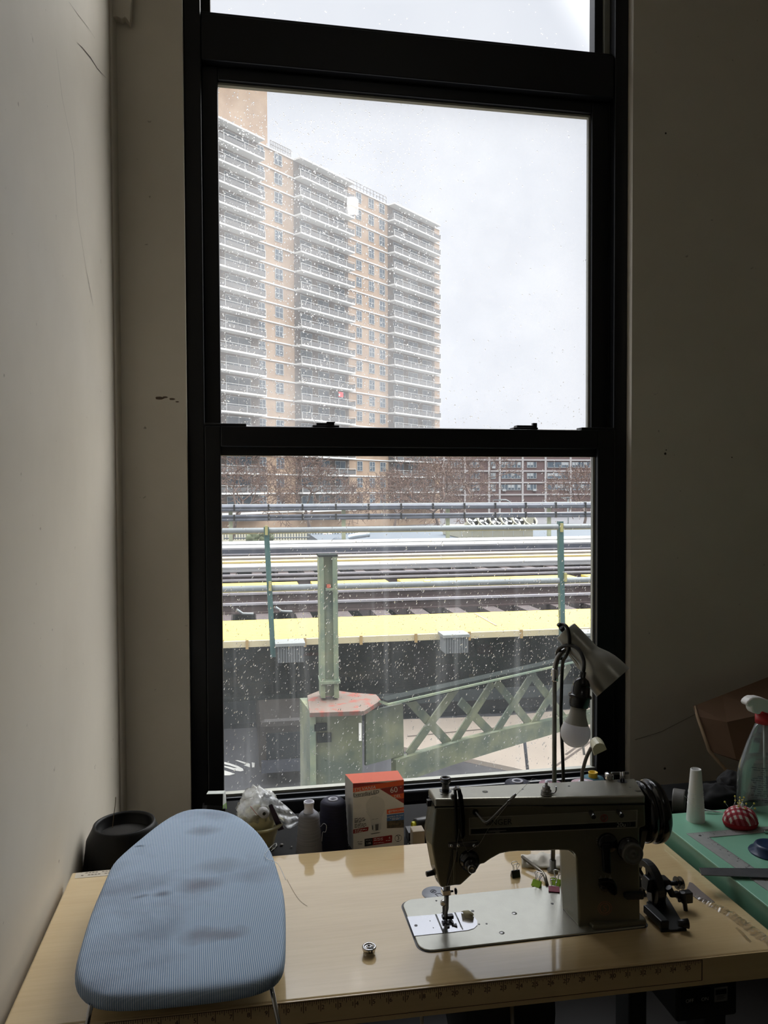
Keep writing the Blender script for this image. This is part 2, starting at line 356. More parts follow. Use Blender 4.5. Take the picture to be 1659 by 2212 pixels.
b = MB(); b.prism([TFL+V((0, .002, -.001)), TFR+V((0, .002, -.001)), TFR+V((0, .002, -.044)), TFL+V((0, .002, -.044))], fn*.0022)
edge = b.build('front_edge', m_edge, table)
def onface(x, y): return atp(x, y, TFL+fn*.0005, fn)
i10 = (onface(618, 2176)-TFL).dot(fx); i35 = (onface(1485.5, 2082)-TFL).dot(fx); inch = (i35-i10)/25
f0 = TFL+fn*.0007
def fpos(i, d): return f0+fx*(i10+(i-10)*inch)+V((0, 0, -d))
b = MB()
def bar(i0, i1, d0, d1):
    b.poly([fpos(i0, d0), fpos(i1, d0), fpos(i1, d1), fpos(i0, d1)])
bar(.0, 36, .0025, .0034); bar(0, 36, .0355, .0364); bar(35.94, 36, .0025, .036)
for k in range(0, 288):
    i = k/8; ln = (.0085 if k % 8 == 0 else .0072 if k % 4 == 0 else .0056 if k % 2 == 0 else .0042)
    wd_ = .03 if k % 8 else .035
    if k % 8 == 0 and k: ln = .0165
    bar(i-wd_/2, i+wd_/2, .003, .003+ln)
for n in range(1, 36):
    s = str(n)
    if len(s) == 2:
        b.text(s[0], fpos(n, .0135)-fx*.0032, fx, (0, 0, 1), .0095, .0001); b.text(s[1], fpos(n, .0135)+fx*.0032, fx, (0, 0, 1), .0095, .0001)
    else: b.text(s, fpos(n, .0135)-fx*.0034, fx, (0, 0, 1), .0095, .0001)
b.build('printed_ruler', m_ink, edge, fix=False)
lab = [atz(x, y, ZT) for x, y in ((164, 1886), (250, 1878), (250, 1890), (161, 1898))]
b = MB(); b.poly([p+V((0, 0, .0004)) for p in lab]); b.mi = 1
d1 = (lab[1]-lab[0]).normalized(); d2 = V((0, 1, 0))
for row in range(2):
    for k in range(14):
        if (k*7+row*3) % 5 == 0: continue
        o = lab[0]+d1*(.012+k*.0062)+V((0, -.006-row*.009, .0007)); b.poly([o, o+d1*.0045, o+d1*.0045+V((0, .003, 0)), o+V((0, .003, 0))])
b.build('paper_label', [mat('white paper label', (205, 196, 180), .6), mat('faded print', (120, 110, 100), .7)], table)
disc = atz(940, 1930, ZT)
b = MB(); b.lathe([(.0001, .0009), (.024, .0009), (.0245, .0004), (.0245, 0)], disc+V((0, 0, .0001)), seg=32, cap=False)
b.mi = 1; c = disc+V((-.002, .006, .0012)); b.ring(c, (0, 0, 1), .0052, .0005, 20, 5)
for a, e in (((-.003, -.0015), (.0005, .0012)), ((.0005, .0012), (-.0005, -.001)), ((-.0005, -.001), (.003, .0015))):
    b.tube([c+V((a[0], a[1], 0)), c+V((e[0], e[1], 0))], .0005, 4)
q = disc+V((0, 0, .0012)); b.tube([q+V(p) for p in ((.003, -.016, 0), (-.001, -.004, 0), (.0085, -.004, 0), (.012, -.014, 0), (.016, -.014, 0))], .0006, 4)
b.build('inlay_disc', [mat('grey plastic disc', (150, 156, 168), .35), mat('disc print', (25, 25, 40), .5)], table)
for x in (-.27, .78):
    b = MB(); b.box((x-.02, 1.16, .045), (x+.02, 1.22, .722)); b.box((x-.02, 1.42, .045), (x+.02, 1.48, .722)); b.box((x-.03, 1.08, 0), (x+.03, 1.55, .045)); b.box((x-.025, 1.13, .690), (x+.025, 1.53, .722))
    b.build('leg_frame', m_steel, table, bevel=.004)
b = MB(); b.box((-.25, 1.44, .25), (.76, 1.465, .30)); b.build('cross_brace', m_steel, table)
# switch box, motor, cords under the table
m_dark = mat('dark grey machine housing', (44, 44, 42), .55, var=.2)
m_blk = mat('black plastic', (13, 13, 14), .38)
m_blkgl = mat('black gloss enamel', (9, 9, 10), .18, spec=.6)
m_white = mat('white print', (205, 205, 200), .6)
sw = thing('switch_box', 'grey switch box with black OFF and ON buttons under the table top', 'switch', (.70, 1.20, .60))
YS = 1.140
def sp(x, y, o=0.): return aty(x, y, YS-o)
b = MB(); a, c = sp(1462, 2122), sp(1592, 2192); b.box((a.x, YS, c.z), (c.x, YS+.10, .720)); b.build('housing', m_dark, sw, bevel=.004)
for (x0, y0, x1, y1, t) in ((1476, 2142, 1503, 2174, 'OFF'), (1508, 2139, 1537, 2169, 'ON')):
    a, c = sp(x0, y0, .006), sp(x1, y1, .006); b = MB(); b.box((a.x, YS-.006, c.z), (c.x, YS+.001, a.z)); bt = b.build('push_button', m_blk, sw, bevel=.002)
    b = MB(); b.text(t, V(((a.x+c.x)/2, YS-.0062, (a.z+c.z)/2-.003)), (1, 0, 0), (0, 0, 1), .0085); b.build('lettering', m_white, bt, fix=False)
a, c = sp(1543, 2134), sp(1571, 2161)
b = MB(); b.box((a.x, YS-.0005, c.z), (c.x, YS+.0005, a.z)); b.mi = 1; b.box((a.x+.002, YS-.0008, a.z-.012), (c.x-.002, YS, a.z-.003))
for k in range(4): b.box((a.x+.004, YS-.0008, a.z-.0145-k*.002), (c.x-.004-(k % 2)*.003, YS, a.z-.0140-k*.002))
b.build('warning_label', [mat('grey white label', (150, 150, 150), .6), m_blk], sw)
mo = thing('clutch_motor', 'black clutch motor hanging in the dark under the sewing machine', 'motor', (.45, 1.32, .45))
b = MB(); b.lathe([(.02, 0), (.085, .004), (.09, .02), (.09, .14), (.07, .17), (.03, .18)], (.36, 1.32, .58), (1, 0, 0), 28); b.build('motor_body', m_dark, mo, bevel=.002)
b = MB(); b.box((.41, 1.26, .66), (.48, 1.40, .719)); b.build('bracket', m_blk, mo)
b = MB(); b.tube([(.44, 1.23, .67), (.44, 1.20, .40), (.45, 1.17, .10)], .005, 8); b.build('pedal_rod', mat('bright steel', (170, 170, 168), .25, 1.), mo)
b = MB(); b.tube(smooth_path([(.262, 1.16, .718), (.266, 1.15, .66), (.255, 1.15, .55), (.27, 1.2, .3), (.3, 1.35, .02)]), .003, 8)
tag(b.build('power_cord', mat('cream cord', (205, 200, 185), .5)), 'thin cream cord hanging under the front edge of the table', 'cord')
# tapes stuck on the table
b = MB(); pts = [(1489, 1906), (1496, 1908), (1516, 1926), (1544, 1949), (1530, 1950), (1512, 1946), (1494, 1934), (1482, 1924), (1486, 1915)]
b.prism([atz(x, y, ZT)+V((0, 0, .0007)) for x, y in pts], (0, 0, -.0006)); tag(b.build('duct_tape_piece', mat('grey duct tape', (128, 116, 112), .45, var=.1)), 'grey scrap of duct tape stuck on the table near the green table', 'tape')
m_ctape = clearmat('clear packing tape', (.97, .96, .93), .12, 2.2, veil=.22, veilcol=(.9, .88, .84), veil_scale=60)
b = MB(); rr = random.Random(5); path = smooth_path([atz(x, y, ZT) for x, y in ((1500, 1937), (1522, 1950), (1545, 1962), (1575, 1978), (1606, 2000), (1632, 2020), (1657, 2036), (1690, 2056))], 8)
up = []; dn = []
for i, p in enumerate(path):
    wv = .004+.009*min(1, i/18)+rr.uniform(-.0015, .0015); d = (path[min(i+1, len(path)-1)]-path[max(i-1, 0)]).normalized(); s_ = V((-d.y, d.x, 0))
    up.append(p+s_*wv+V((0, 0, .0012+rr.random()*.0028))); dn.append(p-s_*wv*.6+V((0, 0, .0010+rr.random()*.002)))
md_ = [(a+c)/2+V((0, 0, rr.random()*.003)) for a, c in zip(up, dn)]
b.loft([up, md_, dn], cap=False, smooth=False, closed=False); tag(b.build('clear_tape_strip', m_ctape), 'crinkled strip of clear packing tape along the table by the green table', 'tape')
b = MB(); b.loft([[atz(x, y, ZT)+V((0, 0, .0014+.001*(i % 2))) for i, (x, y) in enumerate(r)] for r in ([(1588, 2006), (1600, 2020), (1612, 2032), (1620, 2040)], [(1592, 2005), (1606, 2017), (1618, 2030), (1624, 2037)])], cap=False, smooth=False, closed=False)
tag(b.build('clear_tape_scrap', m_ctape), 'small scrap of clear tape below the long crinkled strip', 'tape')
# ================================================================ SEWING MACHINE
m_body = mat('hammered olive grey enamel', (116, 112, 94), .30, .38, var=.06, scale=40, bump=.10, bscale=420, spec=.5)  # shade on the machine's front is put into this darker enamel
m_bed = mat('hammered enamel lit bed', (196, 195, 184), .20, .65, var=.05, scale=40, bump=.08, bscale=380, spec=.55)  # bed enamel lightened for the sky it reflects
m_chrome = mat('chrome', (215, 215, 218), .10, 1.)
m_chr2 = mat('worn steel', (150, 150, 150), .28, 1., var=.2)
m_badge = mat('badge olive', (122, 119, 104), .35); m_badgel = mat('badge silver line', (172, 168, 152), .3, .5)
PA, PB = V((.310, 1.232, .985)), V((.658, 1.183, .985))
px_ = V((PB.x-PA.x, PB.y-PA.y, 0)).normalized(); pn = px_.cross(V((0, 0, 1))).normalized()    # front plane of the head, normal towards camera
def fp(x, y, o=0.): return atp(x, y, PA+pn*o, pn)
mach = thing('sewing_machine', 'olive grey industrial sewing machine set into the maple table', 'sewing machine', (.47, 1.26, ZT))
# bed : rounded rectangle plate
bx0, bx1, by0, by1 = .270, .668, 1.1785, 1.338
b = MB(); r_ = .022
outline = [(p[0], p[1]) for p in arc((bx0+r_, by0+r_), r_, pi, 1.5*pi, 6)+arc((bx1-.012, by0+.012), .012, 1.5*pi, 2*pi, 4)+arc((bx1-.012, by1-.012), .012, 0, .5*pi, 4)+arc((bx0+r_, by1-r_), r_, .5*pi, pi, 6)]
b.prism([V((x, y, ZT+.0004)) for x, y in [(x+(-.0018 if x < .47 else .0018)*(1), y) for x, y in outline]], (0, 0, -.03)); b.build('bed_gasket', m_blk, mach)
b = MB(); b.prism([V((x+.0012*(1 if x < .47 else -1), y+.0012*(1 if y < 1.26 else -1), ZT+.003)) for x, y in outline], (0, 0, -.032)); bed = b.build('bed', m_bed, mach, bevel=.0012)
ZB = ZT+.003
def bz(x, y, o=0.): return atz(x, y, ZB)+V((0, 0, o))
b = MB(); b.prism([bz(x, y, .0007) for x, y in ((879.5, 1981), (940, 1976), (957, 2016), (895, 2022.5))], (0, 0, -.0006)); b.mi = 1
c = bz(898.5, 2000, .0009); b.lathe([(.0028, 0), (.0028, .0002)], c, seg=12)
for q in ((929, 1990), (936, 2005)): b.lathe([(.0009, 0), (.0009, .0002)], bz(*q, .0009), seg=8)
mirror_plate = mat('polished needle plate', (225, 225, 230), .12, 1.); b.build('slide_plate', [mirror_plate, m_blk], mach)
npl = [bz(x, y, .0008) for x, y in ((943, 1975.5), (996, 1971), (1013, 1973), (1024, 1981), (1031, 1990), (1031, 1999), (1024, 2006), (1011, 2010), (960, 2016))]
b = MB(); b.prism(npl, (0, 0, -.0007)); b.mi = 1
b.poly([bz(x, y, .0010) for x, y in ((939.5, 1976), (942.5, 1975.7), (959.5, 2016), (956.5, 2016.4))])
for q in (((981, 1972), (984, 1971.8), (1001, 2009), (998.5, 2009.5)), ((988, 1984), (990, 1984), (997, 2004), (995, 2004))): b.poly([bz(x, y, .0010) for x, y in q])
nplate = b.build('needle_plate', [mirror_plate, m_blk], mach)
for (x, y, r) in ((942.5, 1945.5, .0019), (955, 1972, .0014), (1021, 1968, .0028), (1035, 1996.5, .0019), (1051, 1995.5, .0019), (1193, 1952, .0026)):
    b = MB(); b.lathe([(r, 0), (r, .0003)], bz(x, y, 0), seg=12); b.build('bed_hole', m_blk, bed)
for (x, y) in ((1111, 1973), (1084, 2015)):
    b = MB(); b.lathe([(.0001, .0005), (.0042, .0005), (.0046, 0)], bz(x, y), seg=16, cap=False); b.build('bed_screw', m_chr2, bed)
b = MB(); b.loft([[bz(x, y, h) for x, y, h in r] for r in ([(996, 1972, .002), (1008, 1974, .003), (1024, 1980, .002)], [(999, 1980, .010), (1012, 1981, .012), (1022, 1984, .009)], [(1004, 1985, .0016), (1014, 1986, .0016), (1022, 1987, .0016)])], cap=False, closed=False)
b.build('masking_tape_scrap', mat('old masking tape', (196, 188, 150), .6), nplate, solid=.0004)
# head, arm and pillar : one casting. front outline (photo silhouette on the front plane) swept back
out_px = [(940.7, 1745), (936, 1800), (933, 1826), (940, 1868), (947, 1905), (951, 1915), (957, 1918), (983, 1913.5), (995, 1913), (1012, 1897), (1030, 1880), (1037, 1868), (1046, 1866), (1060, 1856), (1080, 1845), (1100, 1841), (1120, 1839.5), (1180, 1838.5), (1205, 1837), (1229, 1838), (1237, 1841), (1242, 1846), (1245, 1855), (1246.5, 1890), (1250.5, 2000), (1383, 2003), (1381.6, 1797), (1382, 1789), (1395, 1785), (1393.5, 1730.5)]
front = [fp(x, y) for x, y in out_px]
for i in (24, 25): front[i].z = ZB-.001
dep = []
for i, p in enumerate(front):
    t = (p-PA).dot(px_)/.35
    d = .046+.028*max(0, min(1, t))
    if i in (22, 23, 24): d = .112
    if i in (20, 21): d = .095
    if i == 19: d = .085
    if i in (25, 26): d = .108
    dep.append(d)
back = [p-pn*d for p, d in zip(front, dep)]
# left face of the head bulges outwards : back edge follows the silhouette
for i, (x, y) in {0: (926, 1721), 1: (916, 1785), 2: (918, 1803), 3: (931, 1869), 4: (941, 1901), 5: (946, 1906)}.items():
    back[i] = atp(x, y, PA-pn*.044, pn)
mid = [(a+c)/2 for a, c in zip(front, back)]
for i in (22, 23, 24): mid[i] = mid[i] + px_*(-.012)
for i in (1, 2, 3): mid[i] = mid[i] + px_*(-.004)
b = MB(); b.loft([front, mid, back], smooth=False); arm = b.build('arm', m_body, mach, bevel=.0035, bseg=3)
# rounded foot flange below the pillar
b = MB(); b.prism([V((x, y, ZB-.0008)) for x, y in [(p[0], p[1]) for p in [(.568, 1.1835), (.60, 1.1805), (.664, 1.1800), (.666, 1.19), (.660, 1.30), (.57, 1.312), (.560, 1.25)]]], (0, 0, .010)); b.build('foot_flange', m_body, mach, bevel=.004)
# lid
lid_b = [V((.3085, 1.2335, 0)), V((.660, 1.1815, 0)), V((.682, 1.2570, 0)), V((.3085, 1.2815, 0))]
zs = fp(940.7, 1745).z; zt = .985
b = MB(); b.loft([[V((p.x, p.y, zs+.0006)) for p in lid_b], [V((p.x, p.y, zt)) for p in lid_b]], smooth=False); m_lid = mat('hammered enamel lit lid', (168, 165, 150), .27, .55, var=.05, scale=40, bump=.08, bscale=380); lid = b.build('lid', m_lid, mach, bevel=.003, bseg=3)  # lid enamel is a lighter copy, light from above put into its colour
b = MB(); b.loft([[V((p.x, p.y, zs-.0016)) for p in lid_b], [V((p.x, p.y, zs+.0008)) for p in lid_b]], smooth=False); b.build('lid_seam', m_blk, mach)
def lz(x, y, o=0.): return atz(x, y, zt)+V((0, 0, o))
def lscrew(x, y, r): 
    b = MB(); b.lathe([(r, 0), (r, .0003)], lz(x, y), seg=14); b.build('lid_hole', m_blk, lid)
for x, y, r in ((951, 1705, .0016), (978, 1705, .0028), (954, 1716, .0022), (1129, 1704.5, .0018), (1229, 1698, .0020), (1361, 1700.5, .0018)): lscrew(x, y, r)
for x, y in ((1048, 1710), (1378, 1708.5)):
    b = MB(); b.lathe([(.0050, 0), (.0050, .0003)], lz(x, y), seg=18); b.build('lid_hole', m_blk, lid)
    b = MB(); b.lathe([(.0034, 0), (.0034, .0006)], lz(x, y), seg=14); b.box(*[(lz(x, y)+V((-.0034, -.0006, .0003))), (lz(x, y)+V((.0034, .0006, .0009)))]); b.build('lid_screw', m_body, lid)
# presser bar regulator knob
c = lz(962.5, 1708.5)
b = MB(); b.lathe([(.0105, 0), (.0105, .0004)], c, seg=24); b.build('knob_hole', m_blk, lid)
b = MB(); b.lathe([(.0062, -.002), (.0062, .0135), (.0070, .0142), (.0088, .016), (.0092, .017), (.0092, .0225), (.0086, .0235), (.0060, .0236), (.0055, .0200), (.001, .0195)], c, seg=24, cap=False); b.build('pressure_knob', mat('dark nickel', (105, 105, 108), .22, 1.), mach)
# top thread guide tensioner
c = lz(1180, 1716.5)
b = MB(); b.lathe([(.0095, .0005), (.0095, .002), (.0070, .0024), (.0090, .0036), (.0090, .0046), (.0070, .0052), (.0088, .0064), (.0088, .0076), (.0066, .0084), (.0066, .013), (.0056, .0142), (.0024, .0146), (.0024, .021), (.001, .0213)], c, seg=20); tp = b.build('pretension_post', m_chr2, mach)
b = MB(); b.tube(smooth_path([c+V(p) for p in ((.006, -.002, .002), (.014, 0, .002), (.018, .001, .006), (.018, .001, .012))]), .0014, 6); b.build('thread_hook', m_chrome, tp)
# crank / thumb levers at the right end of the lid
c0 = lz(1316, 1682); c1 = lz(1344, 1688)
b = MB(); b.lathe([(.0070, 0), (.0078, .0005), (.0078, .009), (.0070, .010), (.001, .010)], c0, seg=20); th = b.build('thumb_screw', m_chrome, mach)
b = MB(); b.box(c0+V((.004, -.002, .007)), c0+V((.036, .002, .0115)), rz=-.10, pivot=c0); b.build('thumb_lever', m_chr2, th, bevel=.001)
b = MB(); b.lathe([(.0085, 0), (.0085, .0004)], c1, seg=20); b.build('pin_hole', m_blk, lid)
for dx in (-.0022, .0022):
    b = MB(); b.tube([c1+V((dx, 0, 0)), c1+V((dx, 0, .0175))], .0019, 10); b.build('pin', m_chrome, mach)
# badge panel
BZ = [fp(1012.5, 1766, .0004), fp(1377, 1748.5, .0004), fp(1376, 1787.5, .0004), fp(1013, 1804, .0004)]
def bquad(b, x0, y0, x1, y1, o):
    """u,v quad on the badge"""
    def q(u, v): return (BZ[0]*(1-u)+BZ[1]*u)*(1-v)+(BZ[3]*(1-u)+BZ[2]*u)*v+pn*o
    b.poly([q(x0, y0), q(x1, y0), q(x1, y1), q(x0, y1)])
    return q
b = MB(); bquad(b, 0, 0, 1, 1, .0006); b.mi = 1
q = bquad(b, 0, 0, 1, .035, .0008); bquad(b, 0, .965, 1, 1, .0008); bquad(b, 0, 0, .006, 1, .0008); bquad(b, .994, 0, 1, 1, .0008); bquad(b, .006, .60, .994, .63, .0008)
b.mi = 2; bquad(b, .012, .66, .988, .93, .0009)
badge = b.build('badge', [m_badge, m_badgel, m_blk], mach, fix=False)
xd = (BZ[1]-BZ[0]).normalized(); yd = V((0, 0, 1))
b = MB(); b.text('SINGER', q(.175, .33), xd, yd, .0135, .0012); b.build('lettering', m_blk, badge, fix=False)
b = MB(); b.text('20u', q(.93, .79), xd, yd, .0105, .0012, 'RIGHT'); lw_ = b; lw_.build('lettering', mat('silver print', (190, 188, 175), .4), badge, fix=False); b = MB(); b.mi = 0; b.text('33', q(.932, .785), xd, yd, .0085, .0012, 'LEFT'); b.text('Cat. No.', q(.16, .71), xd, yd, .0035, .0012); b.box(*[q(.155, .90)+V((0, -.0013, 0)), q(.18, .90)+V((0, -.0012, .0012))])
b.box(*[q(.11, .80)+V((0, -.0013, 0)), q(.22, .80)+V((0, -.0012, .0006))]); b.build('fine_print', mat('dim silver print', (105, 103, 96), .4), badge, fix=False)
m_red = mat('red medallion', (150, 48, 32), .4); m_gold = mat('faded medallion', (165, 120, 92), .45)
c = q(.80, .36)
b = MB(); b.ring(c+pn*.0012, pn, .0058, .0006, 24, 6); b.text('S', c, xd, yd, .011, .0014); b.build('medallion', m_red, badge, fix=False)
c = fp(1306.5, 1962, .0005)
b = MB(); b.ring(c, pn, .0115, .0005, 28, 6); b.ring(c, pn, .0085, .0007, 28, 6); b.text('S', c, px_, yd, .0155, .0008); b.build('medallion', m_gold, mach, fix=False)
# pegs on the badge
for x, y in ((1276, 1757), (1336, 1754)):
    c = fp(x, y-3, 0); b = MB(); b.tube([c, c+pn*.017+V((.0, 0, -.0015))], .0042, 14); b.build('thread_peg', m_chr2, mach, bevel=.0005)
# levers, dials
def knob_on(name, x, y, prof, m, par=mach, seg=28):
    b = MB(); b.lathe(prof, fp(x, y, -.0005), pn, seg); return b.build(name, m, par)
sl = knob_on('stitch_lever', 1311, 1819, [(.0165, 0), (.0165, .006), (.0150, .008), (.001, .008)], m_blkgl)
b = MB(); a, c = fp(1308, 1822, .010), fp(1313, 1890, .016); b.prism([a+px_*-.0062, a+px_*.0085, c+px_*.0060, c+px_*-.0068+V((0, 0, .003))], -pn*.0085); b.build('lever_stem', m_blkgl, sl, bevel=.002)
dl = knob_on('length_dial', 1357, 1832, [(.0200, 0), (.0200, .004), (.0180, .006), (.0150, .0065), (.0150, .016), (.001, .016)], m_blkgl)
b = MB(); b.lathe([(.0172, .016), (.0178, .017), (.0178, .022), (.0165, .0235), (.0125, .0238), (.0120, .0228), (.0060, .0228), (.0055, .0242), (.0022, .0242), (.0018, .0235), (.0001, .0235)], fp(1357, 1832, -.0005), pn, 32); b.build('dial_face', mat('grey dial', (108, 106, 100), .35, .3), dl)
rl = knob_on('reverse_lever', 1302, 1909.5, [(.0078, 0), (.0078, .010), (.0070, .012), (.001, .012)], m_blkgl)
b = MB(); b.prism([fp(x, y, .013) for x, y in ((1296, 1904), (1316, 1902), (1329, 1906), (1334, 1918), (1335, 1931), (1329, 1936), (1322, 1934), (1313, 1925), (1306, 1918), (1297, 1915))], -pn*.011); b.build('lever_paddle', m_blkgl, rl, bevel=.002)
b = MB()
for x in (1297.5, 1307.5, 1317.5):
    for (dx, dy, w_, h_) in ((0, 0, 1.0, 9), (-4, 5, 8, 1.6)):
        p = fp(x+dx, 1891+dy, .0004); b.poly([p, p+px_*.0008*w_, p+px_*.0008*w_+V((0, 0, -.00085*h_)), p+V((0, 0, -.00085*h_))])
b.build('scale_marks', mat('pale scale marks', (170, 168, 158), .5), mach, fix=False); b = MB()
for y, ln in ((1810, 3), (1815, 4), (1820, 6)):
    p = fp(1288, y, .0004); b.poly([p, p+px_*.0009*ln, p+px_*.0009*ln+V((0, 0, -.0009)), p+V((0, 0, -.0009))])
b.build('scale_marks', mat('pale scale marks', (170, 168, 158), .5), mach, fix=False)
b = MB(); a = fp(1352, 1937, .014); c = fp(1392, 1936, .004)
b.prism([a+V((0, 0, .0062)), c+V((0, 0, .0068)), c+V((0, 0, -.0068)), a+V((.003, 0, -.0070)), a+px_*-.004+V((0, 0, -.002)), a+px_*-.003+V((0, 0, .003))], -pn*.008); b.build('knee_lever', m_blk, mach, bevel=.003)
# take-up cover : tall black loop on the head
b = MB()
lp = [(984, 1704), (987.5, 1703.6), (995, 1703.6), (999.5, 1716), (1003, 1745), (1005, 1775), (1004.5, 1805), (1002, 1813), (997, 1815)]
L1 = [fp(x, y, .012 if y > 1708 else -.008) for x, y in lp]
for p0, p1, nrm in zip(L1, L1[1:], range(99)): pass
strip_o = [fp(x, y, .014) for x, y in ((988, 1706), (995.5, 1706), (1000, 1720), (1003, 1745), (1005, 1775), (1004.5, 1805), (1001, 1813), (996.5, 1813), (996, 1790), (993.5, 1750), (990, 1722))]
b.prism(strip_o, -pn*.006)
b.prism([fp(x, y, .010) for x, y in ((981, 1706), (986, 1704.5), (988, 1720), (989, 1760), (991, 1822), (985, 1822), (983.5, 1780), (981.5, 1740))], -pn*.010)
b.prism([fp(x, y, .012) for x, y in ((984, 1706), (988, 1703.5), (994, 1703.5), (997, 1708), (990, 1711))], -pn*.014)
b.build('take_up_cover', m_blkgl, mach, bevel=.0012)
b = MB(); b.lathe([(.0048, 0), (.0048, .003), (.003, .004)], fp(979, 1720, .0), pn, 14); b.build('cover_screw', m_chr2, mach)
# V shaped thread guide wire + thread
b = MB(); g0, g1, g2, g3 = fp(1027, 1754, .001), fp(1046, 1775, .014), fp(1056, 1773, .016), fp(1108, 1723, .020)
b.tube(smooth_path([g0, (g0+g1)/2, g1, g2, (g2+g3)/2, g3], 4), .0019, 8); b.ring(g3+V((-.007, 0, -.007)), pn, .0026, .0011, 12, 6); b.tube([g3+V((-.003, 0, -.003)), g3+V((.005, 0, .006))], [.0032, .0022], 8); b.build('thread_guide', m_chr2, mach)
b = MB(); b.lathe([(.0048, 0), (.0048, .002)], g0-pn*.001, pn, 14); b.build('guide_socket', m_blk, mach)
thr = mat('pale sewing thread', (190, 188, 180), .7)
b = MB(); b.tube([lz(1180, 1700, .010), lz(1150, 1704, .018), g3+V((-.006, -.001, -.006))], .00028, 5)
b.tube([g3+V((-.006, -.001, -.006)), fp(1055, 1790, .010), fp(1037, 1822, .006), fp(1010, 1840, .012), fp(1000, 1820, .013), fp(991, 1790, .012), fp(989, 1812, .014), fp(985, 1850, .01), fp(966, 1915, .002)], .00022, 5); b.build('needle_thread', thr, mach)
# bracket below the loop + tension dial
b = MB(); b.prism([fp(x, y, .006) for x, y in ((969, 1823), (1000, 1820), (1032, 1817), (1035, 1821), (1034, 1828), (1000, 1829), (985, 1832), (969, 1831))], -pn*.006); br = b.build('guide_bracket', m_chr2, mach, bevel=.0008)
for x in (975, 990, 1024):
    b = MB(); b.lathe([(.0028, 0), (.0026, .003), (.001, .0034)], fp(x, 1825.5, .006), pn, 12); b.build('bracket_screw', m_chrome, br)
td = knob_on('tension_dial', 1013, 1857, [(.0170, 0), (.0170, .003), (.0140, .004), (.0140, .006), (.0158, .0075), (.0158, .0090), (.0120, .010), (.0105, .018), (.0100, .024), (.001, .0245)], m_blkgl)
b = MB(); b.lathe([(.0064, .0245), (.0070, .0255), (.0070, .0330), (.0060, .034), (.0035, .0341), (.003, .0335), (.0001, .0335)], fp(1013, 1857, -.0005), pn, 20); b.build('dial_nut', m_chr2, td)
# needle bar channel, slots
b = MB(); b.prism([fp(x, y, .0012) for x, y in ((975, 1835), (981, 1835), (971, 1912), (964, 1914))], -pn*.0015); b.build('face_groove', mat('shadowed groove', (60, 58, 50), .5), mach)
b = MB(); b.prism([fp(x, y, .0025) for x, y in ((980, 1836), (985.5, 1836), (984.5, 1912), (978.5, 1912))], -pn*.003); b.build('face_rib', m_body, mach, bevel=.0008)
b = MB(); b.prism([fp(x, y, .0008) for x, y in ((986.5, 1840), (988.5, 1840), (988, 1862), (986, 1863))], -pn*.001); b.build('face_slot', m_blk, mach)
# side screw knob on the face plate
sk = atp(930, 1885, PA-pn*.02, pn)
b = MB(); b.tube([sk+V((.008, 0, 0)), sk+V((-.008, -.002, -.001))], .0045, 16); b.build('face_knob', m_blk, mach, bevel=.0008)
b = MB(); b.box(sk+V((-.004, .004, .112)), sk+V((.004, .012, .122))); b.build('face_hole', m_blk, mach)
b = MB(); b.tube([atp(943.5, 1899, PA-pn*.015, pn)+V((.004, 0, 0)), atp(943, 1901, PA-pn*.015, pn)], .003, 10); b.build('face_screw', m_chr2, mach)
# needle bar, clamp, presser foot
NB = bz(964.5, 1994, .0)
yN = NB.y
def np_(x, y): return aty(x, y, yN+.004)
b = MB(); b.tube([np_(965, 1908), np_(965, 1932)], .0060, 14); nb = b.build('needle_bar', m_chr2, mach)
b = MB(); a = np_(963.5, 1925); b.box(a+V((-.0075, -.007, -.0045)), a+V((.0070, .006, .0045))); b.build('needle_clamp', m_chrome, nb, bevel=.001)
b = MB(); b.tube([np_(970, 1925.5), np_(979, 1925)], .0018, 8); b.lathe([(.001, -.002), (.0050, -.0015), (.0056, .0015), (.0020, .003)], np_(984, 1925), (1, -.25, .1), 16); b.build('clamp_screw', m_blk, nb)
b = MB(); b.tube([np_(964.5, 1929), np_(964, 1962), np_(962.5, 1972), np_(964, 1985)], [.0040, .0042, .0036, .0030], 12); b.tube([np_(957, 1948), np_(958.5, 1975)], .0020, 8); pb = b.build('presser_bar', m_chr2, mach)
b = MB(); a = np_(958.5, 1951); b.lathe([(.0045, -.001), (.0050, .0), (.0050, .006), (.003, .0072)], a+V((0, .003, 0)), (-.3, -1, .1), 16); b.build('foot_screw', m_chrome, pb)
b = MB(); a = bz(966.5, 1987.5, .0055); b.box(a+V((-.0095, -.005, -.002)), a+V((.0100, .004, .0035))); b.box(a+V((-.005, -.018, -.0045)), a+V((-.0015, .004, -.001))); b.box(a+V((.0035, -.018, -.0045)), a+V((.0065, .004, -.001)))
b.prism([a+V(p) for p in ((-.0080, -.018, -.005), (-.001, -.018, -.005), (-.0025, -.024, -.005), (-.0065, -.025, -.005))], (0, 0, .0022)); b.prism([a+V(p) for p in ((.0025, -.017, -.005), (.0115, -.016, -.005), (.0105, -.026, -.005), (.006, -.022, -.005))], (0, 0, .0022))
b.build('presser_foot', mat('dark steel foot', (58, 58, 60), .3, 1.), pb, bevel=.0006)
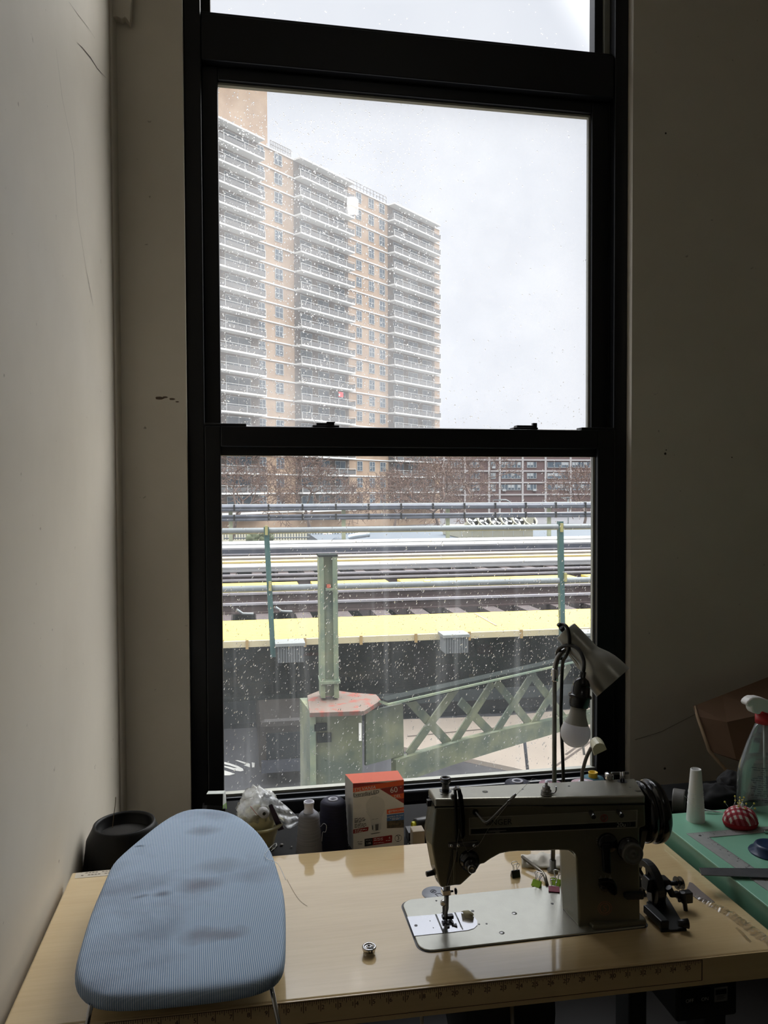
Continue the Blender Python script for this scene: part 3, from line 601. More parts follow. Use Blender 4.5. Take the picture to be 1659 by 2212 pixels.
# handwheel at the right end
hc = V((.690, 1.228, .912)); 
hcx = aty(1404, 1752, 1.228); hc = V((.672, 1.228, hcx.z))
b = MB(); b.lathe([(.024, -.004), (.030, -.003), (.044, -.001), (.0500, .003), (.0515, .006), (.0515, .012), (.0480, .014), (.0460, .0155), (.0460, .018), (.0510, .0195), (.0535, .022), (.0535, .032), (.0510, .036), (.040, .0385), (.018, .040), (.001, .040)], hc, (1, 0, 0), 48); b.build('handwheel', m_blkgl, mach)
b = MB(); q1, q2 = aty(1393, 1795, 1.190), aty(1376, 1876, 1.206); q3 = V((q2.x-.006, 1.21, ZT)); b.prism([q1+V((-.005, 0, 0)), q1+V((.006, 0, 0)), q2+V((.005, .004, 0)), q3+V((.005, .004, 0)), q3+V((-.004, .004, 0)), q2+V((-.005, .004, 0))], (0, .006, 0)); b.build('drive_belt', m_blk, mach)
# ================================================================ BOBBIN WINDER
wnd = thing('bobbin_winder', 'black bobbin winder with a spoked wheel to the right of the sewing machine', 'bobbin winder', (.73, 1.24, ZT))
ZP = ZT+.004
b = MB(); b.prism([atz(x, y, ZP) for x, y in ((1428, 2010), (1484, 2007), (1440, 1934), (1396, 1948))], (0, 0, -.0038)); b.build('base_plate', m_blk, wnd, bevel=.001)
b = MB(); P0, P1 = atz(1398, 1970, ZP), atz(1430, 2009, ZP); b.prism([P0+V((-.008, .0, 0)), P1+V((-.001, .001, 0)), P1+V((.014, .001, 0)), P0+V((.010, 0, 0))], (0, 0, .014)); b.build('base_rail', m_blk, wnd, bevel=.002)
wc = aty(1392, 1909, 1.262)
b = MB()
ax = V((1, .12, 0)).normalized()
def hoop(c, R0, R1, w_): 
    pr = [(R0, 0), (R1, 0), (R1, w_), (R0, w_), (R0, 0)]
    b.lathe(pr, c, ax, 40, cap=False, smooth=False)
hoop(wc, .030, .0405, .014); hoop(wc, .004, .010, .016)
for k in range(5):
    a_ = 2*pi*k/5+.35; d = V((-.12*0, cos(a_), sin(a_))); d = (d-ax*d.dot(ax)).normalized(); t_ = ax.cross(d); c_ = wc+ax*.004
    b.prism([c_+d*.006+t_*.0055, c_+d*.018+t_*.0030, c_+d*.032+t_*.0065, c_+d*.032-t_*.0065, c_+d*.018-t_*.0030, c_+d*.006-t_*.0055], ax*.006)
b.build('winder_wheel', m_blk, wnd, bevel=.0006)
b = MB(); yA = 1.235
b.prism([aty(x, y, yA) for x, y in ((1402, 1901), (1449, 1902), (1452, 1907), (1450, 1915), (1443, 1921), (1439, 1945), (1440, 1956), (1451, 1966), (1415, 1964), (1410, 1950), (1408, 1930), (1398, 1928))], (0, .022, 0)); b.build('frame', m_blk, wnd, bevel=.002)
b = MB(); s0, s1 = aty(1445, 1908, 1.24), aty(1474, 1908, 1.24); b.tube([s0, s1], .0042, 12); spn = b.build('spindle', m_blk, wnd)
bo = thing('bobbin', 'metal bobbin with pierced flanges on the winder spindle', 'bobbin', s1+V((-.006, 0, -.011)))
for xx in (1461.5, 1470.5):
    c = aty(xx, 1907.5, 1.24); b = MB(); b.lathe([(.0040, 0), (.0112, 0), (.0112, .0008), (.0040, .0008), (.0040, 0)], c, (1, .1, 0), 24, cap=False, smooth=False); b.mi = 1
    for k in range(6):
        a_ = pi*k/3; b.lathe([(.0015, 0), (.0015, .0012)], c+V((-.0002, .0076*cos(a_), .0076*sin(a_))), (1, .1, 0), 8)
    b.build('flange', [m_chr2, mat('hole dark tan', (150, 128, 88), .6)], bo)
b = MB(); b.tube([aty(1461.5, 1907.5, 1.24), aty(1471, 1907.5, 1.24)], .0046, 12); b.build('core', m_chr2, bo)
b = MB(); yB = 1.225
b.tube([aty(x, y, yB) for x, y in ((1444, 1917), (1452, 1932), (1461, 1931), (1472, 1941))], .0062, 8)
b.build('trip_lever', m_blk, wnd, bevel=.0005)
b = MB(); a, c = aty(1474, 1930, 1.216), aty(1496, 1950, 1.216); b.box((a.x, 1.214, c.z), (c.x, 1.228, a.z)); b.tube([aty(1467, 1943, 1.216), aty(1468, 1948, 1.216)], .003, 8); b.build('tension_block', m_blk, wnd, bevel=.003)
b = MB(); b.tube([aty(x, y, 1.216) for x, y in ((1475, 1928), (1479, 1950), (1484, 1986), (1484, 2006))], [.0042, .004, .0038, .0036], 10); b.build('lever_rod', m_blk, wnd)
b = MB(); a = atz(1477, 1996, ZP+.008); b.tube([a+V((-.009, .004, 0)), a+V((.008, 0, 0))], [.005, .0085], 10); b.build('rod_clamp', m_blk, wnd)
# ================================================================ IRONING BOARD
STAINS = []
def fabricmat():
    m, nt, N, L, b = nmat('striped seersucker')
    tc = N.new('ShaderNodeTexCoord'); mp = N.new('ShaderNodeMapping'); mp.inputs['Rotation'].default_value = (0, 0, radians(-4)); L.new(tc.outputs['Object'], mp.inputs[0])
    sx = N.new('ShaderNodeSeparateXYZ'); L.new(mp.outputs[0], sx.inputs[0])
    def wave(out, per):
        a = N.new('ShaderNodeMath'); a.operation = 'MULTIPLY'; a.inputs[1].default_value = 2*pi/per; L.new(out, a.inputs[0])
        s = N.new('ShaderNodeMath'); s.operation = 'SINE'; L.new(a.outputs[0], s.inputs[0]); return s.outputs[0]
    r = ramp(nt, wave(sx.outputs['X'], .0029), [(.30, s2l((140, 166, 196))), (.72, s2l((222, 230, 238)))])
    w2 = ramp(nt, wave(sx.outputs['Y'], .0024), [(.2, (.86, .87, .88)), (.6, (1, 1, 1))])
    n = noise(nt, 7, 5, .6); n2 = noise(nt, 3.2, 3, .5, stretch=(1, 2.2, 1))
    st = ramp(nt, n.outputs['Fac'], [(.30, (.55, .50, .50)), (.50, (1, 1, 1))])
    st2 = ramp(nt, n2.outputs['Fac'], [(.33, (.72, .68, .68)), (.46, (1, 1, 1))])
    last = r.outputs[0]
    for o, f in ((w2.outputs[0], .7), (st.outputs[0], .42), (st2.outputs[0], .6)):
        mx = N.new('ShaderNodeMix'); mx.data_type = 'RGBA'; mx.blend_type = 'MULTIPLY'; mx.inputs[0].default_value = f; L.new(last, mx.inputs[6]); L.new(o, mx.inputs[7]); last = mx.outputs[2]
    nd = noise(nt, 22, 4, .6); sc9 = N.new('ShaderNodeVectorMath'); sc9.operation = 'SCALE'; sc9.inputs['Scale'].default_value = .035; L.new(nd.outputs['Color'], sc9.inputs[0]); pa = N.new('ShaderNodeVectorMath'); pa.operation = 'ADD'; L.new(tc.outputs['Object'], pa.inputs[0]); L.new(sc9.outputs[0], pa.inputs[1])
    for (sx_, sy_, rr_, dk) in STAINS:
        ds = N.new('ShaderNodeVectorMath'); ds.operation = 'MULTIPLY_ADD'; ds.inputs[1].default_value = (1, 1.5, 0); ds.inputs[2].default_value = (-sx_-.0175, -(sy_+.0175)*1.5, 0); L.new(pa.outputs[0], ds.inputs[0])
        ln9 = N.new('ShaderNodeVectorMath'); ln9.operation = 'LENGTH'; L.new(ds.outputs[0], ln9.inputs[0])
        dv9 = N.new('ShaderNodeMath'); dv9.operation = 'DIVIDE'; dv9.inputs[1].default_value = rr_; L.new(ln9.outputs['Value'], dv9.inputs[0])
        rs9 = ramp(nt, dv9.outputs[0], [(.25, dk), (1.0, (1, 1, 1))])
        mx = N.new('ShaderNodeMix'); mx.data_type = 'RGBA'; mx.blend_type = 'MULTIPLY'; mx.inputs[0].default_value = 1; L.new(last, mx.inputs[6]); L.new(rs9.outputs[0], mx.inputs[7]); last = mx.outputs[2]
    L.new(last, b.inputs['Base Color']); b.inputs['Roughness'].default_value = .9; b.inputs['Specular IOR Level'].default_value = .1
    n3 = noise(nt, 26, 4, .6); bp = N.new('ShaderNodeBump'); bp.inputs['Strength'].default_value = .5; bp.inputs['Distance'].default_value = .004
    L.new(n3.outputs['Fac'], bp.inputs['Height']); L.new(bp.outputs[0], b.inputs['Normal']); return m
ZI = .838
opx = [(437.6, 1741.5), (477, 1744), (509, 1754), (537, 1772), (561, 1795), (577, 1817), (589, 1839), (597, 1863), (607, 1895), (614.6, 1927), (617, 1966), (617, 2018), (616, 2058), (611, 2080), (596, 2099), (570, 2113), (517, 2127), (398, 2141), (278, 2151), (225, 2150), (193, 2142), (170, 2124), (160, 2101), (163, 2072), (173, 2038), (192, 1974), (212, 1927), (227, 1895), (237, 1871), (247, 1855), (278.5, 1827), (318, 1795), (350, 1770), (382, 1750.5), (409.7, 1743)]
ol = [atz(x, y, ZI) for x, y in opx]; cen = sum(ol, V())/len(ol)
for sx_, sy_, rr_, dk in ((432, 1912, .045, (.66, .58, .56)), (352, 1930, .022, (.60, .55, .55)), (306, 1936, .014, (.66, .62, .62)), (440, 2020, .040, (.72, .65, .63)), (498, 2016, .032, (.74, .67, .65)), (440, 1796, .040, (.74, .70, .69)), (297, 1826, .010, (.40, .40, .42)), (470, 1870, .05, (.82, .79, .77)), (330, 2010, .06, (.84, .83, .83))):
    q9 = atz(sx_, sy_, ZI)-cen; STAINS.append((q9.x, q9.y, rr_, dk))
m_stripe = fabricmat()
ib = thing('ironing_board', 'small tabletop ironing board with a stained blue striped cover', 'ironing board', (cen.x, cen.y, ZT))
b = MB(); rnd = random.Random(9)
# clockwise ring list: top inner rings -> edge -> underside
def ringat(k, dz, wob=0): return [cen+(p-cen)*k+V((0, 0, dz+(rnd.uniform(-wob, wob) if wob else 0))) for p in ol]
rings = [ringat(.02, .0), ringat(.35, .0005, .0007), ringat(.65, .0, .0009), ringat(.85, .0005, .001), ringat(.955, -.0002, .001), ringat(.985, -.0025, .0009), ringat(1.0, -.0085), ringat(1.004, -.016, .0012), ringat(.992, -.0245, .0008), ringat(.965, -.0262), ringat(.90, -.0245), ringat(.3, -.0245)]
b.loft(rings, smooth=True); b.build('cover', m_stripe, ib, sub=1)
b = MB(); b.prism([cen+(p-cen)*.93+V((0, 0, -.030)) for p in ol], (0, 0, .006)); b.build('deck', m_steel, ib)
def lg(pts, nm='leg'):
    b = MB(); b.tube(pts, .0034, 10); return b.build(nm, m_chrome, ib)
q = atz(582, 2118, ZI-.026); y0 = q.y+.006
lr = [V((q.x, y0, ZI-.026)), aty(603, 2216, 1.066), aty(612, 2262, 1.062)]
lg(lr); q2 = atz(196, 2176, ZI-.026); ll = [aty(197, 2168, 1.055), aty(188, 2214, 1.058), aty(183, 2250, 1.06)]
lg(ll)
b = MB(); b.tube([lr[2], ll[2]], .0034, 10); b.build('foot_bar', m_chrome, ib)
for s in (-.075, .075):
    lg([V((cen.x+.02+s*.8, 1.40, ZI-.027)), V((cen.x+.02+s, 1.46, ZT+.0036))])
b = MB(); b.tube([V((cen.x-.055, 1.46, ZT+.0036)), V((cen.x+.095, 1.46, ZT+.0036))], .0034, 10); b.build('foot_bar', m_chrome, ib)
m_th = mat('white cotton thread', (225, 228, 230), .8)
b = MB(); b.tube(smooth_path([atz(x, y, ZI)+V((0, 0, h)) for x, y, h in ((617, 1893, -.006), (600, 1868, .0015), (578, 1858, .002), (572, 1848, .002), (580, 1838, .0025), (590, 1832, .006), (597, 1833, .010), (596, 1838, .008), (586, 1841, .003))], 8), .00045, 5)
tag(b.build('loose_thread', m_th), 'loose white thread curled on the right side of the ironing board', 'thread')
b = MB(); b.tube(smooth_path([atz(x, y, ZT)+V((0, 0, .0006)) for x, y in ((620, 1900), (634, 1926), (648, 1946), (664, 1958))], 6), .00022, 4)
tag(b.build('thread_scrap', mat('dull thread', (150, 136, 112), .8)), 'fine thread scrap on the bare table right of the ironing board', 'thread')
# chrome bobbin case on the table
c = atz(797.5, 2060, ZT)
bc = thing('bobbin_case', 'small shiny chrome bobbin case standing alone on the maple table', 'bobbin case', c)
b = MB(); b.lathe([(.0095, 0), (.0098, .0006), (.0098, .0072), (.0112, .0078), (.0114, .0115), (.0105, .0125), (.0080, .0128), (.0078, .0110), (.0045, .0108), (.0042, .0130), (.0026, .0132), (.0024, .006), (.0001, .006)], c, seg=32, cap=False); b.build('shell', m_chrome, bc)
b = MB(); b.box(c+V((-.0022, -.0112, .0065)), c+V((.0040, -.0096, .0120))); b.box(c+V((-.001, -.0085, .0126)), c+V((.006, -.0040, .0136))); b.build('latch', m_blk, bc, bevel=.0004)
# ================================================================ LAMP WITH GOOSENECK
Ld = 1.39
def lp_(x, y, o=0.): return aty(1140+x*.1989, 1320+y*.1989, Ld+o)
m_pole = mat('satin steel pole', (128, 128, 124), .3, .9); m_shade = mat('silver grey shade', (158, 157, 148), .32, .5, var=.05)
lb = atz(1194, 1882, ZT)
lamp = thing('work_lamp', 'tall grey gooseneck work lamp with a bell shade behind the sewing machine', 'lamp', lb)
b = MB(); b.lathe([(.0001, 0), (.011, 0), (.011, .004), (.0062, .006), (.0062, .022), (.0001, .022)], lb, seg=20); b.build('base_socket', m_chr2, lamp)
b = MB(); b.tube([lb+V((0, 0, .004)), lp_(289, 1830), lp_(290, 745)], .0043, 14); b.build('pole', m_pole, lamp)
b = MB(); b.tube([lp_(291, 760), lp_(292, 748), lp_(295, 640), lp_(297, 625)], [.0062, .0066, .0064, .0052], 16); b.build('collar', m_chrome, lamp)
gp = smooth_path([lp_(297, 632), lp_(310, 560), lp_(333, 500), lp_(372, 450), lp_(430, 412)], 12)
b = MB(); b.tube(gp, [(.0054 if i % 2 else .0046) for i in range(len(gp))], 14); b.build('gooseneck', m_chr2, lamp)
n0, n1 = lp_(408, 212), lp_(927, 777, -.060); axl = (n1-n0); LL = axl.length; axl.normalize()
kx = (lp_(1000, 500)-lp_(0, 500)).length/1000
b = MB(); prof = [(0, .0), (98, .0), (114, 6), (121, 16), (124, 120), (126, 355), (134, 385), (152, 430), (176, 490), (195, 560), (206, 640), (212, 720), (214, 767), (211, 767), (203, 640), (188, 540), (160, 460), (128, 400), (120, 300), (110, 60), (0, 60)]
ks_ = LL/767; [b.lathe([(r*kx, h*ks_) for r, h in q], n0, axl, 44, cap=False) for q in (prof[:13], prof[12:14], prof[13:])]; shade = b.build('lamp_shade', m_shade, lamp)
b = MB(); b.prism([lp_(x, y, -.018) for x, y in ((445, 455), (520, 425), (600, 560), (635, 655), (588, 650), (560, 600))], (0, .020, 0)); br = b.build('shade_underside', mat('cream shade underside', (168, 163, 142), .45), lamp, bevel=.001)  # cream plate added for the light underside of the shade
b = MB(); c = lp_(511, 461, -.0182); b.lathe([(.0032, 0), (.0030, .0008), (.0014, .001), (.0012, .0002), (.0001, .0002)], c, (0, -1, 0), 14); b.build('rivet', m_chrome, br)
# hanging bulb tied on with its cord
hb = thing('hanging_bulb', 'white LED bulb in a black socket hung by its black cord from the gooseneck lamp', 'light bulb', lp_(530, 1415, -.07))
m_cord = mat('black rubber cord', (17, 17, 18), .42)
b = MB()
b.tube(smooth_path([lp_(388, 1850, .012), lp_(376, 1500, .012), lp_(361, 1150, .012), lp_(366, 880, .012), lp_(374, 640, .010), lp_(384, 545, -.010), lp_(418, 485, -.022), (lp_(446, 400, -.026)), lp_(452, 320, -.030), lp_(446, 240, -.032), lp_(425, 175, -.026), lp_(385, 143, -.016), lp_(345, 150, -.008)], 7), .0033, 10)
b.tube(smooth_path([lp_(384, 520, .008), lp_(330, 500, .012), lp_(322, 455, .010), lp_(352, 400, -.002), (lp_(430, 372, -.024)), lp_(510, 385, -.038), lp_(572, 445, -.052), lp_(606, 530, -.064), lp_(610, 610, -.073), lp_(598, 680, -.076)], 7), .0036, 10)
b.build('cord', m_cord, hb)
b = MB(); b.tube([lp_(330, 140, -.012), lp_(352, 162, -.012)], .0042, 8); b.tube([lp_(360, 175, -.008), lp_(392, 215, -.004)], .0052, 8); b.build('cord_end', m_cord, hb)
s0, s1 = lp_(601, 655, -.076), lp_(506, 1415, -.080); axs = (s1-s0).normalized(); kx0 = kx; kx = kx*.945
b = MB(); b.lathe([(r*kx, h*kx) for r, h in ((20, 0), (32, 4), (30, 60), (38, 66), (66, 85), (84, 120), (88, 140), (84, 148), (92, 158), (95, 232), (112, 238), (118, 246), (118, 262), (100, 268), (104, 276), (100, 284), (104, 294), (99, 303), (103, 313), (98, 322), (102, 332), (96, 342), (98, 352), (94, 362), (60, 366))], s0, axs, 32); b.build('socket', m_blkgl, hb)
b = MB(); b.lathe([(r*kx, h*kx) for r, h in ((60, 362), (80, 364), (80, 400), (86, 440), (97, 480), (115, 525), (119, 535))], s0, axs, 32, cap=False); bulb = b.build('bulb_housing', mat('bulb housing', (168, 166, 158), .5), hb)
m_dome, nt, N, L, bs = nmat('opal bulb dome'); bs.inputs['Base Color'].default_value = (*s2l((236, 236, 246)), 1); bs.inputs['Roughness'].default_value = .25
tl9 = N.new('ShaderNodeBsdfTranslucent'); tl9.inputs[0].default_value = (.97, .97, 1, 1); mx9 = N.new('ShaderNodeMixShader'); bs.inputs['Subsurface Weight'].default_value = 1.0; bs.inputs['Subsurface Radius'].default_value = (.06, .06, .066); bs.inputs['Subsurface Scale'].default_value = 1.0; mx9.inputs[0].default_value = .35; L.new(bs.outputs[0], mx9.inputs[1]); L.new(tl9.outputs[0], mx9.inputs[2]); L.new(mx9.outputs[0], N['Material Output'].inputs[0])
cz = 625; Rb = 150
b = MB(); b.lathe([(119*kx, 535*kx)]+[(Rb*sin(a)*kx, (cz-Rb*cos(a))*kx) for a in [radians(t) for t in range(58, 181, 8)]]+[(.0001, (cz+Rb)*kx)], s0, axs, 32, cap=False); b.build('bulb_dome', m_dome, bulb)
# small cream lamp head on a grey stem
gl_b = atz(1250, 1880, ZT)
sl = thing('small_gooseneck_lamp', 'small cream hooded lamp on a thin grey stem right of the hanging bulb', 'lamp', V((lp_(590, 1830, .03).x, 1.42, ZT)))
b = MB(); b.tube(smooth_path([V((lp_(590, 1830, .03).x, 1.42, ZT+.002)), lp_(590, 1830, .03), lp_(606, 1700, .03), lp_(640, 1585, .03), lp_(692, 1480, .03)], 6), .0036, 10); b.build('stem', mat('grey stem', (104, 98, 92), .45), sl)
b = MB(); b.lathe([(.016, 0), (.016, .008), (.0045, .012)], V((lp_(590, 1830, .03).x, 1.42, ZT)), seg=20); b.build('foot', m_blk, sl)
z6 = lambda x, y, Y: aty(1220+x*.09645, 1580+y*.09645, Y)
fD = [(660, 547), (945, 412), (918, 350), (880, 295), (830, 268), (770, 262), (705, 285), (655, 330), (628, 385), (628, 440), (645, 500)]
bD = [(600, 400), (885, 270), (860, 225), (830, 180), (785, 140), (730, 118), (670, 120), (610, 150), (580, 195), (570, 255), (585, 335)]
b = MB(); b.loft([[z6(x, y, 1.398) for x, y in fD], [z6(x, y, 1.425) for x, y in bD]], smooth=False); b.build('lamp_hood', mat('cream plastic', (206, 202, 172), .35), sl, bevel=.0012, bseg=3)
# ================================================================ THINGS ON THE LEDGE
ZL = .715
# carton of bulbs
fl, fr_ = aty(766, 1830.6, 1.640), aty(876, 1823, 1.640); tl, tr_ = aty(759.5, 1694, 1.640), aty(869, 1683, 1.640)
x0, x1 = (fl.x+tl.x)/2, (fr_.x+tr_.x)/2; zt_ = (tl.z+tr_.z)/2
fl, fr_ = V((fl.x, 1.64, ZL)), V((fr_.x, 1.64, ZL))
box_ = thing('bulb_carton', 'orange and white cardboard carton of LED bulbs standing upright before the window', 'box', ((x0+x1)/2, 1.67, ZL))
m_card = mat('white carton', (232, 228, 222), .55); m_or = mat('orange carton', (232, 92, 40), .5); m_dr = mat('dark red carton', (150, 32, 34), .5); m_gy = mat('carton print grey', (92, 90, 90), .6); m_bl = mat('carton blue', (70, 112, 168), .5); m_ph = mat('carton photo', (110, 92, 66), .6, col2=(60, 56, 50), scale=160); m_lg = mat('carton pale grey', (205, 203, 200), .5); m_btxt = mat('carton black print', (20, 20, 20), .6)
Yc = 1.640; Dp = .058; tiltx = (tl.x-aty(766, 1830.6, 1.64).x)
b = MB()
bot = [V((x0, Yc, ZL)), V((x1, Yc, ZL)), V((x1-.002, Yc+Dp, ZL)), V((x0-.010, Yc+Dp, ZL))]
top = [V((p.x, p.y, zt_)) for p in bot]
V8 = [b.bm.verts.new(p) for p in bot+top]
for q in ((3, 2, 1, 0), (0, 1, 5, 4), (1, 2, 6, 5), (2, 3, 7, 6)): b._f([V8[i] for i in q])
b.mi = 1; b._f([V8[i] for i in (4, 5, 6, 7)]); b.mi = 2; b._f([V8[i] for i in (3, 0, 4, 7)])
b.build('carton_body', [m_card, m_or, m_lg], box_, bevel=.0008)
W_, H_ = x1-x0, zt_-(aty(766, 1830.6, 1.64).z+aty(876, 1823, 1.64).z)/2
def cp(u, v, o=.0006): return V((x0+u*W_, Yc-o, zt_-v*H_))
def cq(b, pts, o=.0006): b.poly([cp(u, v, o) for u, v in pts])
def bars(b, u0, u1, v, h, n, seed):
    r = random.Random(seed); u = u0
    while u < u1-.01:
        w = min(u1-u, r.uniform(.02, .07)); cq(b, ((u, v-.0), (u+w, v-.0-.09*w), (u+w, v+h-.09*w), (u, v+h)), .0008); u += w+.012
b = MB(); cq(b, ((0, .07), (1, 0), (1, .08), (0, .139)), .0004); cq(b, ((.73, .222), (1, .207), (1, .287), (.86, .292)), .0007); cq(b, ((.66, .447), (1, .428), (1, .506), (.66, .515)), .0005)
b.mi = 1; cq(b, ((.52, .113), (1, .082), (1, .372)), .0005); cq(b, ((0, 0), (.68, .022), (0, .07)), .0004); cq(b, ((0, .713), (.29, .69), (.30, .70), (.29, .752), (0, .777)), .0005); cq(b, ((.38, .866), (.755, .848), (.765, .86), (.76, .965), (.38, .983)), .0005)
b.mi = 2; cq(b, ((.66, .528), (1, .515), (1, .625), (.66, .625)), .0005); b.mi = 3; cq(b, ((.66, .625), (1, .625), (1, .747), (.66, .737)), .0005)
b.mi = 4; cq(b, ((.22, .873), (.38, .866), (.38, .983), (.22, .991)), .0005)
b.build('printed_panels', [m_or, m_dr, m_bl, m_ph, m_btxt, m_lg], box_, fix=False)
xd, yd = V((1, 0, .055)).normalized(), V((-.055, 0, 1)).normalized()
b = MB(); b.text('SYLVANIA', cp(.235, .092, .0008), xd, V((.16, 0, 1)), .0106, .0004); b.build('brand_lettering', m_card, box_, fix=False); b = MB(); b.text('60', cp(.80, .148, .0008), xd, yd, .0175, .0004); b.text('w', cp(.94, .108, .0008), xd, yd, .005, .0004); b.text('DEL', cp(.87, .247, .0009), xd, yd, .0088, .0004); b.build('wattage_lettering', m_card, box_, fix=False); b = MB(); b.text('4', cp(.705, .484, .0008), xd, yd, .0105, .0004); b.text('EMBALLAGE', cp(.865, .470, .0008), xd, yd, .0058, .0003)
b.text('Lumière du jour', cp(.825, .553, .0008), xd, yd, .0058, .0003); b.build('pack_lettering', m_card, box_, fix=False); b = MB(); b.text('4', cp(.71, .888, .0008), xd, yd, .0080, .0003)
bars(b, .72, .94, .585, .008, 1, 1); bars(b, .76, .90, .603, .008, 1, 2); bars(b, .03, .26, .722, .011, 1, 3); bars(b, .03, .18, .748, .011, 1, 4); bars(b, .40, .58, .88, .010, 1, 5); bars(b, .40, .58, .905, .010, 1, 6); bars(b, .40, .60, .948, .007, 1, 7); bars(b, .64, .73, .925, .008, 1, 8); bars(b, .24, .36, .895, .005, 1, 9); b.text('1.05', cp(.30, .945, .0008), xd, yd, .0062, .0003)
b.build('white_lettering', m_card, box_, fix=False)
b = MB(); b.text('EverydayLED', cp(.255, .168, .0008), xd, yd, .0108, .0002)
b.build('name_lettering', m_btxt, box_, fix=False); b = MB(); b.text('3', cp(.885, .905, .0008), xd, yd, .0115, .0002); b.ring(cp(.885, .905, .0006), (0, 1, 0), .0075, .0003, 24, 5); bars(b, .84, .92, .862, .008, 1, 11); bars(b, .85, .91, .95, .008, 1, 12); b.build('warranty_mark', m_btxt, box_, fix=False); b = MB(); b.text('700', cp(.13, .945, .0008), xd, yd, .0064, .0002); bars(b, .08, .18, .905, .006, 1, 13)
cq(b, ((.01, .212), (.45, .188), (.45, .194), (.01, .218)), .0006)
for k, (v_, u1_) in enumerate(((.545, .22), (.567, .25), (.585, .23), (.602, .15), (.632, .25), (.655, .27), (.678, .25))): bars(b, .025, u1_, v_, .009, 1, 20+k)
bars(b, .37, .50, .575, .006, 1, 40)
b.build('black_lettering', m_btxt, box_, fix=False)
b = MB(); bc_ = cp(.435, .37, .0007); RB = .147*H_
b.poly([bc_+V((RB*cos(a), 0, RB*sin(a))) for a in [2*pi*k/32 for k in range(32)]]); b.poly([cp(u, v, .0008) for u, v in ((.245, .44), (.625, .43), (.56, .56), (.55, .645), (.355, .655), (.33, .57))])
b.mi = 1; b.poly([cp(u, v, .0010) for u, v in ((.355, .655), (.55, .645), (.545, .735), (.50, .765), (.41, .77), (.37, .745))]); b.mi = 2
b.poly([cp(u, v, .0012) for u, v in ((.43, .66), (.495, .655), (.49, .75), (.435, .755))]); b.poly([cp(u, v, .0012) for u, v in ((.365, .67), (.385, .67), (.39, .74), (.37, .735))]); b.poly([cp(u, v, .0006) for u, v in ((.33, .80), (.54, .785), (.50, .80), (.36, .81))])
b.build('bulb_picture', [mat('printed bulb white', (216, 213, 208), .5), m_lg, m_gy], box_, fix=False)
# thread cones
def cone(name, label, xs, ytop, rt, rb, Y, m, cap=None, group=None):
    base = V((aty(xs[1], 1838, Y).x, Y, ZL)); zt2 = aty(xs[0], ytop, Y).z; H = zt2-ZL
    k = 1/ (F/(RM.transposed() @ (V((base.x, Y, zt2))-CAM)).z*-1)
    rt, rb = rt*k, rb*k
    t = thing(name, label, 'thread cone', base)
    b = MB(); b.lathe([(rb*.9, 0), (rb, .004)]+[(rb+(rt-rb)*(i/12)+.0006*(i % 2), .004+(H-.010)*i/12) for i in range(13)]+[(rt*.9, H-.003), (rt*.75, H), (rt*.35, H), (rt*.33, H-.003), (.0001, H-.003)], base, seg=36, cap=False); b.build('thread_winding', m, t)
    return t, base, H, k
def threadmat(name, col, col2, sc_=900):
    m, nt, N, L, b = nmat(name); n = noise(nt, 30, 4, .6, stretch=(.3, .3, 30)); r = ramp(nt, n.outputs['Fac'], [(.35, s2l(col2)), (.65, s2l(col))]); L.new(r.outputs[0], b.inputs['Base Color'])
    b.inputs['Roughness'].default_value = .75; bp = N.new('ShaderNodeBump'); bp.inputs['Strength'].default_value = .6; bp.inputs['Distance'].default_value = .001; L.new(n.outputs['Fac'], bp.inputs['Height']); L.new(bp.outputs[0], b.inputs['Normal']); return m
t, bs_, H, k = cone('thread_cone', 'grey thread cone with a white plastic tip beside the navy cone', (670.5, 668), 1754, 22, 29, 1.625, threadmat('grey thread', (140, 140, 146), (112, 112, 120)))
b = MB(); b.lathe([(12*k, -.004), (12*k, .004), (10*k, .006), (10*k, .018), (11.5*k, .019), (11.5*k, .023), (9*k, .023), (8.5*k, .006), (.0001, .006)], bs_+V((0, 0, H)), seg=24, cap=False); b.build('plastic_tip', mat('white lilac plastic', (222, 222, 232), .4), t)
b = MB(); b.tube(smooth_path([bs_+V((.024, -.008, H-.03)), bs_+V((.030, -.012, H-.022)), bs_+V((.036, -.010, H-.028)), bs_+V((.034, -.012, H-.040)), bs_+V((.028, -.01, H-.042)), bs_+V((.026, -.012, H-.06))], 6), .0005, 5); b.build('loose_end', m_th, t)
t, bs_, H, k = cone('thread_cone', 'large navy blue thread cone beside the bulb carton', (716, 720), 1727, 27, 32, 1.66, threadmat('navy thread', (34, 34, 62), (20, 20, 38)))
b = MB(); b.lathe([(11*k, -.002), (11*k, .0015), (7*k, .0015), (6.5*k, -.004), (.0001, -.004)], bs_+V((0, 0, H)), seg=24, cap=False); b.build('cone_core', mat('pale core', (190, 190, 200), .5), t)
